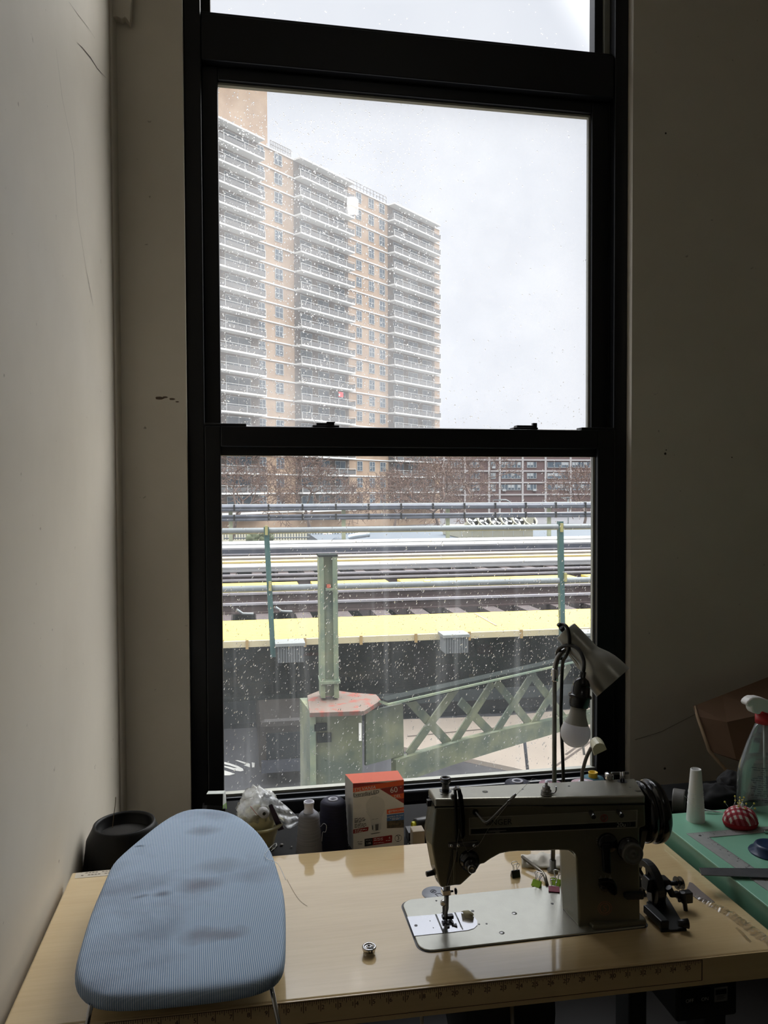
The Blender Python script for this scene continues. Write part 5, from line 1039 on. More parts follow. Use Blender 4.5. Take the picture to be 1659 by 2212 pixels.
# ceiling lamp behind the camera : it mirrors in the upper pane
mc = aty(762, 446, PUY); d = (mc-CAM); d.y = -d.y; lc = mc+d*(3.02/abs(d.y))
m_lamp, nt, N, L, bs = nmat('lit spiral lamp'); em = N.new('ShaderNodeEmission'); em.inputs[0].default_value = (1, .97, .92, 1); em.inputs[1].default_value = 26; L.new(em.outputs[0], N['Material Output'].inputs[0])
cl = thing('ceiling_lamp', 'bare spiral lamp hanging from the ceiling behind the viewpoint', 'lamp', lc)
b = MB(); b.tube([lc+V((.030*cos(t*.35), .030*sin(t*.35), -.052+.104*t/100)) for t in range(101)], .011, 10); b.build('spiral_tube', m_lamp, cl)
b = MB(); b.tube([lc+V((0, 0, .055)), V((lc.x, lc.y, CZ))], .02, 12); b.build('drop_rod', m_blk, cl)
# ================================================================ OUTSIDE : elevated railway, street, towers
GZ = -4.6                                            # street level
m_asph = mat('wet asphalt', (96, 96, 99), .35, var=.2, scale=.8); m_conc = mat('pale pavement', (208, 192, 174), .7, var=.12, scale=.5)
m_paint = mat('road paint', (232, 230, 220), .6)
b = MB(); b.poly([(-120, 2.6, GZ), (220, 2.6, GZ), (220, 300, GZ), (-120, 300, GZ)]); struct(b.build('ground', m_asph), 'grey asphalt street below the elevated tracks', 'street')
def gp_(x, y, o=.0): return atz(x, y, GZ)+V((0, 0, o))
b = MB(); b.prism([gp_(x, y, .10) for x, y in ((963, 1637), (1110, 1668), (1300, 1716), (1500, 1740), (1500, 1500), (1290, 1535), (1080, 1555), (870, 1562), (800, 1566), (800, 1612))], (0, 0, -.12)); b.build
sw_ = struct(b.build('sidewalk', m_conc), 'pale concrete sidewalk beyond the lattice girder', 'sidewalk')
m_joint = mat('pavement joint', (120, 108, 98), .9)
b = MB()
for a_, c_ in (((1165, 1690), (1292, 1600)), ((1222, 1640), (1292, 1590)), ((880, 1600), (1290, 1560))):
    p, q = gp_(*a_, .108), gp_(*c_, .108); d = (q-p).normalized(); s = V((-d.y, d.x, 0))*.03; b.poly([p-s, q-s, q+s, p+s])
tag(b.build('pavement_joint', m_joint), 'dark joints crossing the pale sidewalk', 'joint')
def marking(label, polys):
    b = MB()
    for P_ in polys: b.poly([gp_(x, y, .012) for x, y in P_])
    o = b.build('road_marking', m_paint); o['kind'] = 'structure'; o['label'] = label; o['category'] = 'road marking'
def zz(l): return [(400+x*.09645, 1620+y*.09645) for x, y in l]
marking('white road letters on the asphalt at the lower left of the pane', [zz([(760, 250), (1000, 310), (1180, 370), (1290, 430), (1310, 475), (1240, 492), (1100, 470), (860, 390), (760, 370), (760, 340), (1000, 390), (1110, 420), (1160, 415), (1000, 360), (760, 300)]), zz([(1120, 245), (1170, 238), (1450, 320), (1450, 400), (1310, 355), (1370, 338)]), zz([(1490, 290), (1560, 300), (1550, 395), (1500, 405)]), zz([(760, 450), (880, 470), (1120, 545), (1000, 580), (760, 590)])])
marking('white kerb line across the asphalt at the foot of the left pane', [[(484, 1719), (610, 1705), (610, 1711), (484, 1727)]])
marking('thin white line painted on the asphalt right of the carton', [[(866, 1674), (880, 1680), (925, 1697), (910, 1699), (872, 1686)]])
# ---------------- elevated structure
WZ = .20
m_el = mat('green railway paint', (84, 100, 86), .5, col2=(118, 126, 100), scale=5, pos=(.4, .62)); m_eldk = mat('dark girder paint', (25, 31, 29), .85, var=.35, scale=3, spec=.1)
m_post = mat('blue green post paint', (50, 84, 80), .45, var=.2, scale=6)
m_pipe = mat('galvanised pipe', (116, 121, 121), .45, .2, var=.2, scale=3); m_yel = None
m, nt, N, L, bb = nmat('yellow tread planks'); m_yel = m
tc = N.new('ShaderNodeTexCoord'); s = N.new('ShaderNodeSeparateXYZ'); L.new(tc.outputs['Object'], s.inputs[0]); ml = N.new('ShaderNodeMath'); ml.operation = 'MULTIPLY'; ml.inputs[1].default_value = 2*pi/.075; L.new(s.outputs['Y'], ml.inputs[0]); sn = N.new('ShaderNodeMath'); sn.operation = 'SINE'; L.new(ml.outputs[0], sn.inputs[0])
r = ramp(nt, sn.outputs[0], [(.0, s2l((172, 146, 56))), (.35, s2l((206, 180, 78)))]); L.new(r.outputs[0], bb.inputs['Base Color']); bb.inputs['Roughness'].default_value = .6
m_board = mat('pale kick board', (182, 170, 136), .6, var=.1, scale=4); m_rail = mat('rusty rail side', (66, 52, 50), .6, var=.2); m_railtop = mat('bright rail head', (196, 192, 196), .25, .7); m_tie = mat('dark timber tie', (58, 46, 44), .85, var=.4, scale=9)
m_gcov = mat('grey cover board', (146, 146, 146), .5, var=.12, scale=2); m_ycov = mat('yellow cover board', (206, 180, 66), .5); m_tan = mat('tan cable', (206, 184, 120), .6); m_cable = mat('dark cable', (70, 74, 84), .5, var=.3, scale=4)
XA, XB = -6.0, 26.0
def Yat(y, z, x=880): return atz(x, y, z).y
yf, ybk = Yat(1370, WZ), Yat(1328, WZ)
wk = thing('walkway', 'yellow planked walkway along the near side of the tracks', 'walkway', (8, yf, WZ-.2))
b = MB(); b.box((XA, yf, WZ-.04), (XB, ybk, WZ)); b.build('plank_deck', m_yel, wk)
b = MB(); b.box((XA, yf-.03, WZ-.055), (XB, yf-.002, WZ-.001)); b.build('edge_board', m_board, wk)
b = MB()
for k in range(64):
    x = XA+k*.5; b.box((x, yf-.045, WZ-.07), (x+.025, yf-.028, WZ+.01))
b.build('edge_bracket', mat('brown bracket', (150, 124, 76), .6), wk)
b = MB(); p, q = atz(1025, 1325, WZ), atz(1073, 1352, WZ); d = (q-p).normalized(); s_ = V((-d.y, d.x, 0))*.012; b.poly([v+V((0, 0, .004)) for v in (p-s_, q-s_, q+s_, p+s_)]); b.build('plank_seam', m_joint, wk)
# near railing: two posts in view, two pipes
Yr = yf-.10
nr = thing('near_railing', 'blue green post railing with two grey pipes in front of the yellow walkway', 'railing', (8, Yr, WZ-.4))
for (xt, yt, xb_, yb2) in ((575, 1138, 590, 1418), (1209.5, 1126, 1214, 1385)):
    p, q = aty(xt, yt, Yr), aty(xb_, yb2, Yr)
    b = MB(); w_ = .022
    b.loft([[V((c.x-w_, Yr-.03, c.z)), V((c.x+w_, Yr-.03, c.z)), V((c.x+w_, Yr-.018, c.z)), V((c.x-w_+.012, Yr-.018, c.z)), V((c.x-w_+.012, Yr+.02, c.z)), V((c.x-w_, Yr+.02, c.z))] for c in (q, p)], smooth=False); po = b.build('post', m_post, nr)
    for yy in (1145-.009*(xt-575), 1265-.03*(xt-575)):
        c = aty(xt+ (8 if yy > 1200 else 0), yy, Yr); b = MB(); b.box((c.x-.012, Yr-.05, c.z-.04), (c.x+.012, Yr-.03, c.z+.04)); b.build('clamp', mat('yellowed clamp', (142, 136, 84), .5), po)
for yy, rr2 in ((1139.5, .027), (1260, .029)):
    zc = aty(880, yy+3, Yr).z; b = MB(); b.tube([(XA, Yr, zc), (XB, Yr, zc)], rr2, 10); pi_ = b.build('pipe_rail', m_pipe, nr)
b = MB(); c = aty(922, 1257, Yr); b.tube([c+V((-.03, 0, 0)), c+V((.03, 0, 0))], .018, 10); b.build('pipe_sleeve', mat('yellowed sleeve', (206, 198, 128), .5), nr)
# ties and rails
ZR = .0
tie0 = None
y0t, y1t = Yat(1322, -.12), Yat(1246, -.12)
def tie(x, ya, yb3, label):
    b = MB(); b.box((x-.10, ya, -.34), (x+.10, yb3, -.14)); return tag(b.build('railroad_tie', m_tie), label, 'tie')
rt0 = tie(0, Yat(1332, -.14), 12.3, 'dark timber tie under the near track'); rt0['group'] = 'ties of the near track'
rt0.location.x = XA
for k in range(1, 62):
    c = rt0.copy(); COL.objects.link(c); c.location.x = XA+k*.52
rt1 = tie(0, 13.2, 19.2, 'dark timber tie under the far tracks'); rt1['group'] = 'ties of the far tracks'; rt1.location.x = XA
for k in range(1, 62):
    c = rt1.copy(); COL.objects.link(c); c.location.x = XA+k*.52
def rail_(label, y, h=.14, w_=.065, z=ZR):
    t = thing('rail', label, 'rail', (8, Yat(y, z), z-h)); Y = Yat(y, z)
    b = MB(); b.box((XA, Y-.012, z-h), (XB, Y+.012, z-.03)); b.box((XA, Y-.07, z-h), (XB, Y+.07, z-h+.02)); b.build('rail_web', m_rail, t)
    b = MB(); b.box((XA, Y-w_/2, z-.03), (XB, Y+w_/2, z)); b.build('rail_head', m_railtop, t)
rail_('nearest running rail just behind the yellow walkway', 1292); rail_('second running rail behind the yellow walkway', 1271)
rail_('grey rail between the yellow cover board and the white cover board', 1233, w_=.10); rail_('rail just below the far beige cable', 1243); rail_('distant rail behind the white cover board', 1190); rail_('rail nearest the far walkway', 1184)
def coverb(name, label, y0, y1, z, m, gaps=()):
    ya, yb3 = Yat(y1, z), Yat(y0, z); t = thing(name, label, 'cover board', (8, (ya+yb3)/2, -.14))
    xs = [XA]+[v for g in gaps for v in g]+[XB]
    for i in range(0, len(xs), 2):
        b = MB(); b.box((xs[i], ya, z-.035), (xs[i+1], yb3, z)); b.box((xs[i], ya, z-.09), (xs[i+1], ya+.02, z-.03)); b.build('board', m, t)
    for k in range(14):
        x = XA+1+k*2.3; b = MB(); b.box((x, ya+.05, -.14), (x+.12, yb3, z-.035)); b.build('support_bracket', m_cable, t)
gx = [(aty(a_, 1255, 12.1).x, aty(c_, 1255, 12.1).x) for a_, c_ in ((645, 675), (841, 868), (1249, 1276))]
coverb('cover_board', 'yellow third rail cover board behind the lower pipe', 1250.5, 1257.5, .03, m_ycov, gx)
coverb('cover_board', 'wide pale grey cover board in the middle of the tracks', 1210.5, 1217.5, .10, m_gcov)
coverb('cover_board', 'thin tan cover strip above the pale grey cover board', 1203.5, 1206, .08, m_tan)
coverb('cover_board', 'far pale cover board along the back track', 1195, 1198.5, .08, mat('beige cover', (150, 140, 124), .6))
fwk = thing('far_walkway', 'pale grey planked walkway on the far side of the tracks', 'walkway', (8, 20.6, -.1))
for y0_, y1_, mm in ((1171.5, 1177.5, m_gcov), (1163.5, 1169.5, mat('pale timber plank', (154, 154, 150), .6, var=.2, scale=3))):
    ya, yb3 = Yat(y1_, .1), Yat(y0_, .1); b = MB(); b.box((XA, ya, .06), (XB+10, yb3, .10)); b.build('plank', mm, fwk)
b = MB(); ya = Yat(1177.5, .1); b.box((XA, ya, -.16), (XB+10, ya+.03, .058)); b.build('skirt', m_cable, fwk)
# rail clips on the tie ends
cl_ = None
for k, (x, y) in enumerate(((531, 1327), (615, 1322), (808, 1311), (890, 1309), (962, 1306), (1050, 1303), (1130, 1300))):
    p = atz(x, y, -.12)
    t = MB(); t.tube([p+V((-.12, .0, .07)), p+V((-.04, 0, .01)), p+V((.10, 0, .0))], .018, 6); t.tube([p+V((-.06, .05, 0)), p+V((.10, .05, .0))], .014, 6)
    o = tag(t.build('rail_clip', m_pipe), 'grey steel rail clip lying on a tie end above the yellow walkway', 'clip', group='clips on the tie ends')
# far railing with cables
Yf = Yat(1163.5, .1)+.08
fr2 = thing('far_railing', 'far railing with olive posts, a pipe and two bundles of black cable', 'railing', (8, Yf, 0))
for x, yt, yb4 in ((498, 1096, 1172), (742, 1092, 1166), (967, 1089, 1162), (1186, 1087, 1158)):
    p, q = aty(x, yt, Yf), aty(x, yb4, Yf); b = MB(); b.box((p.x-.055, Yf-.03, q.z), (p.x+.055, Yf+.03, p.z)); b.build('post', mat('olive post', (142, 146, 120), .6, var=.2, scale=3), fr2)
zc = aty(880, 1089.5, Yf).z; b = MB(); b.tube([(XA-6, Yf-.06, zc), (XB+14, Yf-.06, zc)], .04, 8); b.build('pipe_rail', m_pipe, fr2)
for yy, n_, r0 in ((1094.5, 4, .045), (1115, 3, .042)):
    b = MB(); zc = aty(880, yy, Yf).z
    for k in range(n_):
        b.tube([(XA-6+i*4, Yf-.12+.03*(k % 2), zc+(.06*(k/(n_-1)-.5)*1.3)+.012*sin(i*1.7+k)) for i in range(14)], r0, 6)
    b.build('cable_bundle', m_cable, fr2)
    b = MB()
    for i in range(40): b.box((XA+i*.95, Yf-.19, zc-.08), (XA+i*.95+.04, Yf-.1, zc+.10))
    b.build('cable_tie', m_blk, fr2)
b = MB(); zc = aty(880, 1110.5, Yf).z; b.tube([(XA-6, Yf-.1, zc), (XB+14, Yf-.1, zc)], .022, 6); b.build('messenger_wire', mat('pale wire', (214, 214, 210), .5), fr2)
# underside girder, fascia boxes
ug = thing('track_girder', 'dark steel girder carrying the near walkway', 'girder', (8, yf+.3, -1.2))
b = MB(); b.box((XA, yf+.28, -.36), (XB, yf+.31, WZ-.06)); b.box((XA, yf+.18, -.38), (XB, yf+.42, -.34)); b.build('girder_web', m_eldk, ug)
for y_ in (12.6, 17.5):
    b = MB(); b.box((XA, y_, -.95), (XB, y_+.03, -.36)); b.build('inner_girder', m_eldk, ug)
m_grate, nt, N, L, bb = nmat('ribbed grey box'); tc = N.new('ShaderNodeTexCoord'); s = N.new('ShaderNodeSeparateXYZ'); L.new(tc.outputs['Object'], s.inputs[0]); ml = N.new('ShaderNodeMath'); ml.operation = 'MULTIPLY'; ml.inputs[1].default_value = 2*pi/.022; L.new(s.outputs['X'], ml.inputs[0]); sn = N.new('ShaderNodeMath'); sn.operation = 'SINE'; L.new(ml.outputs[0], sn.inputs[0]); r = ramp(nt, sn.outputs[0], [(.3, s2l((54, 57, 58))), (.7, s2l((98, 101, 101)))]); L.new(r.outputs[0], bb.inputs['Base Color']); bb.inputs['Roughness'].default_value = .7
for k, (x0_, y0_, x1_, y1_, lab) in enumerate(((600, 1397, 657, 1430, 'ribbed grey tie end box under the walkway left of the green stub column'), (962, 1378, 1012, 1410, 'ribbed grey tie end box under the middle of the walkway'), (1262, 1374, 1312, 1405, 'ribbed grey tie end box behind the work lamp shade'))):
    Y = yf-.25; a, c = aty(x0_, y0_, Y), aty(x1_, y1_, Y); t = thing('tie_end_box', lab, 'box', ((a.x+c.x)/2, Y, c.z))
    b = MB(); b.box((a.x, Y, c.z), (c.x, yf-.06, a.z)); b.build('ribbed_face', m_grate, t)
    b = MB(); b.box((a.x-.02, Y-.01, a.z), (c.x+.01, yf-.055, a.z+.025)); b.build('box_lid', mat('pale box lid', (112, 115, 112), .6), t)
# green stub column on the old pier
YC = 5.6
st = thing('stub_column', 'pale green steel stub column rising in front of the yellow walkway', 'column', aty(712, 1508, YC))
def c6(x, y, o=0): return aty(x, y, YC+o)
a, c = c6(690, 1201), c6(729, 1508)
tl_, tr2, bl_, br2 = c6(689.5, 1201), c6(728, 1201), c6(693, 1508), c6(733, 1508)
def pr(xl, xr, o0, o1):
    b.loft([[aty(xl+d+0, y, YC)+V((0, o0, 0)), aty(xr+d, y, YC)+V((0, o0, 0)), aty(xr+d, y, YC)+V((0, o1, 0)), aty(xl+d, y, YC)+V((0, o1, 0))] for y, d in ((1508, 4), (1201, 0))], smooth=False)
b = MB(); pr(689.5, 699, 0, .16); pr(718, 728.5, 0, .16); pr(697, 720, .055, .075); b.build('column_shaft', m_el, st)
b = MB(); a = c6(688, 1203); c = c6(730, 1200); b.box((a.x, YC-.004, a.z), (c.x, YC+.17, a.z+.012)); b.build('cap_strip', m_eldk, st)
b = MB(); a = c6(692, 1478); c = c6(735, 1470); b.box((a.x, YC-.012, a.z), (c.x, YC+.17, a.z+.02)); b.build('splice_plate', m_el, st)
b = MB(); a = c6(703, 1274); b.box((a.x, YC-.02, a.z-.004), (a.x+.065, YC+.05, a.z+.010)); b.build('bracket', m_el, st)
b = MB(); a = c6(706, 1269); b.box((a.x, YC+.0, a.z-.004), (a.x+.03, YC+.053, a.z+.018)); b.build('rust_patch', mat('orange rust', (176, 84, 58), .8, var=.3, scale=60), st)
m_rust = mat('rusty cap paint', (86, 72, 62), .75, col2=(104, 48, 34), scale=11, pos=(.40, .50)); m_pier = mat('weathered green pier paint', (104, 106, 78), .6, col2=(64, 74, 60), scale=3.2, pos=(.38, .62))
pi_ = thing('steel_pier', 'weathered green riveted steel pier with a rusty cap below the stub column', 'pier', V((c6(730, 1540).x, YC, GZ)))
zc_ = c6(730, 1512).z
cap = [atz(x, y, zc_) for x, y in ((664, 1502), (669, 1540), (786, 1536), (824, 1512), (812, 1500), (760, 1496), (700, 1488))]
b = MB(); b.prism(cap, (0, 0, -.03)); b.build('cap_plate', m_rust, pi_)
b = MB(); p0, p1 = atz(672, 1541, zc_-.03), atz(782, 1537, zc_-.03); p2 = p1+V((.03, .42, 0)); p3 = p0+V((-.05, .42, 0)); b.prism([p0, p1, p2, p3], (0, 0, GZ-zc_+.03)); pb_ = b.build('pier_shaft', m_pier, pi_)
b = MB(); q0 = atz(664, 1520, zc_-.03); b.prism([p0+V((-.004, -.004, 0)), p0+V((.03, -.006, 0)), p0+V((.03, -.03, 0)), p0+V((-.012, -.03, 0))], (0, 0, GZ-zc_+.03)); b.build('corner_angle', m_el, pi_)
for x, y in ((697, 1555), (690, 1580), (704, 1640), (703, 1690), (755, 1634), (752, 1550)):
    b = MB(); b.ball(aty(x, y, p0.y-.0), .012, 10, 6); b.build('rivet', m_pier, pi_)
b = MB(); a = aty(678, 1562, p0.y); b.box((a.x, p0.y-.03, a.z-.05), (a.x+.09, p0.y+.01, a.z)); b.box((a.x+.02, p0.y-.04, a.z-.13), (a.x+.12, p0.y+.01, a.z-.07)); b.build('bolted_bracket', m_eldk, pi_)
b = MB(); a, c = aty(775, 1562, p1.y-.01), aty(781, 1600, p1.y-.01); b.box((a.x, p1.y-.012, c.z), (c.x, p1.y-.004, a.z)); b.build('white_tag', m_paint, pi_)
# gusset + lattice girder, in a vertical plane running away to the right
gp0 = c6(866, 1580); gn = V((cos(radians(63)), -sin(radians(63)), 0)); gd = V((sin(radians(63)), cos(radians(63)), 0))
def gl_(x, y): return atp(x, y, gp0, gn)
lg_ = thing('lattice_girder', 'green lattice girder running from the pier above the sidewalk', 'girder', gl_(1000, 1640))
b = MB(); b.prism([gl_(x, y) for x, y in ((787, 1536), (867, 1519), (869, 1630), (787, 1652))], gn*.02); b.build('gusset_plate', m_pier, lg_)
b = MB(); b.prism([gl_(x, y) for x, y in ((818, 1507), (900, 1489), (1000, 1467), (1100, 1445), (1192, 1424), (1330, 1394), (1330, 1405), (1192, 1435), (1000, 1479), (870, 1510), (826, 1516))], gn*.10); b.build('top_chord', m_eldk, lg_)
b = MB(); b.prism([gl_(x, y) for x, y in ((818, 1513), (1000, 1472.5), (1192, 1430), (1330, 1399), (1330, 1402), (1192, 1433.5), (1000, 1476.5), (818, 1517.5))], gn*.115); b.build('chord_edge', m_el, lg_)
b = MB(); b.prism([gl_(x, y) for x, y in ((845, 1638), (870, 1630), (1000, 1592), (1100, 1568), (1215, 1545), (1330, 1520), (1330, 1545), (1210, 1574), (1050, 1622), (960, 1650), (845, 1690))], gn*.06); b.build('bottom_chord', m_pier, lg_)
zc6 = lambda x, y: (820+x*.28933, 1380+y*.28933)
for k, ((x0_, y0_), (x1_, y1_)) in enumerate((((200, 860), (515, 425)), ((228, 470), (520, 790)), ((530, 790), (790, 390)), ((640, 510), (845, 720)), ((850, 700), (1105, 300)), ((905, 370), (1120, 640)), ((1130, 640), (1370, 250)), ((1140, 280), (1380, 600)))):
    p, q = gl_(*zc6(x0_, y0_)), gl_(*zc6(x1_, y1_)); d = (q-p).normalized()
    if q.z > p.z: q = q+d*.09
    else: p = p-d*.09
    s_ = d.cross(gn).normalized()*.035; off = gn*(.0 if k % 2 else .012)
    b = MB(); b.prism([p-s_+off, q-s_+off, q+s_+off, p+s_+off], gn*.012); b.build('lattice_bar', m_pier, lg_)
# dark storefront under the tracks, street poles
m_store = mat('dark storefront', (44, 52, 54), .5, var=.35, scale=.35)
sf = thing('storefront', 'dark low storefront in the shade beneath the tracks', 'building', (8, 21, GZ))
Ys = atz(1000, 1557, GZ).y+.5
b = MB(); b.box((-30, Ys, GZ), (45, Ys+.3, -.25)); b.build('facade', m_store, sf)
b = MB(); zb = aty(850, 1440, Ys).z
b.box((aty(700, 1400, Ys).x, Ys-.10, zb-1.0), (45, Ys, zb-.6)); b.build('sign_band', mat('dull sign band', (60, 70, 72), .5), sf)
for x in (500, 640, 860, 1060, 1240):
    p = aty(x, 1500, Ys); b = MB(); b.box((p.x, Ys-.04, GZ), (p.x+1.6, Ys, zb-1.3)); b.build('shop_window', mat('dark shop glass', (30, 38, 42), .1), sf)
for lab, x, y0_, y1_, Y, rr2, mm in (('thin grey signpost standing on the sidewalk right of the carton', 1140, 1590, 1666, 17, .035, m_cable), ('pale flagpole strip beyond the small cream lamp', 1262, 1570, 1630, 18, .03, m_pipe)):
    p = atz(x, y1_, GZ+.1); b = MB(); t_ = aty(x-8, y0_, p.y); b.tube([p, t_], rr2, 8); tag(b.build('street_pole', mm), lab, 'pole')
vm = thing('parked_van', 'dark brown van shape on the street left of the green pier', 'van', atz(607, 1700, GZ)); vp = atz(560, 1706, GZ)
vx0, vx1 = vp.x, atz(662, 1706, GZ).x+.3; vy = vp.y; vz = aty(600, 1556, vy).z
b = MB(); b.box((vx0, vy, GZ+.35), (vx1, vy+4.2, vz)); b.build('van_body', mat('dark brown van', (58, 52, 46), .45, var=.2, scale=.6), vm, bevel=.12)
b = MB(); b.box((vx0+.15, vy-.012, vz-.95), (vx1-.15, vy+.02, vz-.25)); b.build('rear_window', mat('dark shop glass', (30, 38, 42), .1), vm, bevel=.05)
for x in (vx0+.15, vx1-.4):
    b = MB(); b.lathe([(.20, 0), (.34, .02), (.34, .22), (.20, .24)], (x, vy+.6, GZ+.34), (1, 0, 0), 20); b.build('wheel', m_blk, vm)
b = MB(); b.box((vx0+.05, vy-.05, GZ+.35), (vx1-.05, vy+.03, GZ+.6)); b.build('bumper', m_cable, vm)
ca = atz(575, 1640, GZ)
# ---------------- low roofs beyond the tracks
m_roof = mat('pale wet roof', (84, 91, 97), .6, var=.1, scale=.4, spec=.2); m_ac = mat('cream cooler casing', (156, 152, 134), .5); m_rwall = mat('roof parapet', (176, 180, 180), .7)
YR = 27.0
rb_ = thing('low_roof_building', 'low building with a pale wet flat roof just beyond the tracks', 'building', (10, YR+5, GZ))
zr0 = aty(880, 1172, YR).z
b = MB(); b.box((aty(700, 1170, YR).x, YR, GZ), (45, 40, zr0)); b.build('roof_deck', m_roof, rb_)
b = MB(); b.box((aty(700, 1170, YR).x, 39.7, zr0), (45, 40, aty(880, 1140, 40).z)); b.build('parapet', m_roof, rb_)
a, c = aty(997, 1122, 29), aty(1152, 1160, 29)
ac = thing('rooftop_cooler', 'cream rooftop cooling unit with a row of six fans', 'cooling unit', V(((a.x+c.x)/2, 30, zr0)))
zsh = aty(1075, 1138, 29).z
b = MB(); b.box((aty(993, 1130, 29).x, 29, zr0), (c.x, 31.6, zsh)); cas = b.build('casing', m_ac, ac, bevel=.03)
for k in range(7):
    x = a.x+(c.x-a.x)*k/7; b = MB(); b.box((x, 28.985, zr0+.06), (x+.012, 29.0, zsh-.06)); b.build('panel_seam', m_rwall, ac)
for k in range(6):
    cx = aty(1005+k*24.5+8, 1128, 29.6).x
    b = MB(); zt2 = aty(1075, 1119, 29.2).z
    fa = (.15, -.72, .68); fc = V((cx, 29.10, zsh+.20)); b.lathe([(.20, -.22), (.25, -.05), (.29, .05), (.29, .08), (.24, .08), (.22, -.03)], fc, fa, seg=24, cap=False); b.box((cx-.22, 29.12, zsh-.02), (cx+.22, 29.5, zsh+.16)); cw = b.build('fan_cowl', m_ac, ac)
    b = MB(); b.lathe([(.235, .0), (.235, .02), (.0001, .02)], fc, fa, seg=20)
    b.mi = 1; av = V(fa).normalized(); u9 = V((1, 0, 0)); u9 = (u9-av*u9.dot(av)).normalized(); w9 = av.cross(u9)
    for q in range(3):
        a9 = q*2.09+.4+k*.5; e9 = u9*cos(a9)+w9*sin(a9); s9 = av.cross(e9); b.poly([fc+av*.04+e9*.04+s9*.03, fc+av*.04+e9*.19+s9*.09, fc+av*.05+e9*.19-s9*.03, fc+av*.05+e9*.04-s9*.03])
    b.build('fan_blades', [m_blk, m_rwall], cw)
b = MB(); b.prism([aty(x, y, 28.98) for x, y in ((1140, 1117), (1152.5, 1117), (1152.5, 1140), (1128, 1140))], (0, 1.2, 0)); b.build('end_panel', m_ac, ac)
b = MB(); b.tube([aty(x, y, 26) for x, y in ((752, 1166), (757, 1160), (770, 1157.5), (798, 1153.5))], .10, 12); tag(b.build('roof_duct', mat('silver duct', (184, 196, 204), .35, .5)), 'silver elbow duct lying on the pale roof', 'duct')
b = MB(); b.tube([aty(795, 1160, 26.5), aty(795, 1146, 26.5)], .05, 8); b.lathe([(.14, 0), (.05, .09), (.0001, .1)], aty(795, 1149, 26.5), seg=16); tag(b.build('roof_vent', m_pipe), 'small capped vent pipe at the end of the silver duct', 'vent')
b = MB(); b.ball(aty(736, 1168, 25.6), .30, 16, 10, 1, 1, .5); tag(b.build('roof_dome', m_roof), 'small white dome beside the silver duct', 'dome')
fe = thing('picket_fence', 'grey picket fence in front of the apartment tower', 'fence', aty(640, 1166, 33))
YF2 = 33
for i, x in enumerate(range(484, 790, 6)):
    b = MB(); p, q = aty(x, 1141-.012*(x-484), YF2), aty(x, 1166, YF2); b.box((p.x-.02, YF2, q.z), (p.x+.02, YF2+.03, p.z)); b.build('picket', m_pipe, fe)
b = MB()
for yy in (1143, 1163):
    p, q = aty(484, yy, YF2), aty(800, yy-4, YF2); b.tube([p, q], .03, 6)
b.build('fence_rail', m_pipe, fe)
b = MB(); p, q = aty(470, 1152, YF2+1), aty(700, 1165, YF2+1); b.box((p.x-4, YF2+1, q.z-.3), (q.x, YF2+1.2, p.z)); tag(b.build('garden_wall', mat('pale yard wall', (206, 200, 176), .7)), 'low pale yard wall behind the picket fence', 'wall')
for x, lab in ((702, 'white notice board on the fence, left of two'), (713, 'white notice board on the fence, right of two')):
    a, c = aty(x-4, 1147, YF2-.1), aty(x+4.5, 1158, YF2-.1); b = MB(); b.box((a.x, YF2-.1, c.z), (c.x, YF2-.06, a.z)); b.mi = 1; b.box((a.x+.05, YF2-.104, c.z+.05), (c.x-.05, YF2-.1, c.z+.09)); tag(b.build('fence_sign', [m_paint, mat('faded red print', (176, 120, 120), .6)]), lab, 'sign')
for lab, x, y, X2, Y2 in (('street lamp with a curved arm before the brown building', 1072, 1080, 1105, 1086), ('short street lamp head at the far right of the brown building', 1219, 1075, 1227, 1075)):
    Yq = 60; b = MB(); b.tube([aty(X2, 1200, Yq), aty(X2, Y2, Yq), aty((x+X2)/2+4, y, Yq), aty(x+7, y, Yq)], .07, 8); b.box(aty(x, y+1.2, Yq)-V((.25, .1, 0)), aty(x+8, y-1, Yq)+V((.1, .1, .0))); tag(b.build('street_lamp', m_pipe), lab, 'street lamp')
# ---------------- apartment tower
m_brick, nt, N, L, bb = nmat('tan brick'); n = noise(nt, .35, 5, .6); r = ramp(nt, n.outputs['Fac'], [(.35, s2l((150, 127, 106))), (.65, s2l((168, 146, 124)))]); L.new(r.outputs[0], bb.inputs['Base Color']); bb.inputs['Roughness'].default_value = .9
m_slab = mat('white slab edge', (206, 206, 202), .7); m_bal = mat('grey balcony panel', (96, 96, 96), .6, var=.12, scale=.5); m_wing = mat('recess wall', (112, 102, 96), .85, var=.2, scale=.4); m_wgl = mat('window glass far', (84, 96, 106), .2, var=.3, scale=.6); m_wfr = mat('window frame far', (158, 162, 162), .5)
import mathutils
dep0 = 142.0
vcam = V(((945-CX)/F, -(493-CY)/F, -1))*dep0; corner_ = CAM+RM@vcam            # roof corner
az = radians(10.3)+math.atan((2110-829)/F); fd = V((sin(az), cos(az), 0)); fnm = V((cos(az), -sin(az), 0))   # along facade (away), outward normal
if fnm.dot(CAM-corner_) < 0: fnm = -fnm
def fx_(x, y=700, o=0.): 
    p = atp(x, y, corner_+fnm*o, fnm); return (p-corner_).dot(fd)               # metres along the facade (negative = nearer)
def tw(s, z, o=0.): return V((corner_.x, corner_.y, 0))+fd*s+fnm*o+V((0, 0, z))
ztop = corner_.z
tower = thing('apartment_tower', 'tall tan brick apartment tower with rows of balconies seen through the wet pane', 'apartment tower', tw(-20, GZ, -8))
FH = 2.7; NF = 20; z0f = ztop-.2
def fbox(b, s0, s1, z0, z1, o0, o1): b.loft([[tw(s0, z, o0), tw(s1, z, o0), tw(s1, z, o1), tw(s0, z, o1)] for z in (z0, z1)], smooth=False)
SL = fx_(440)-14
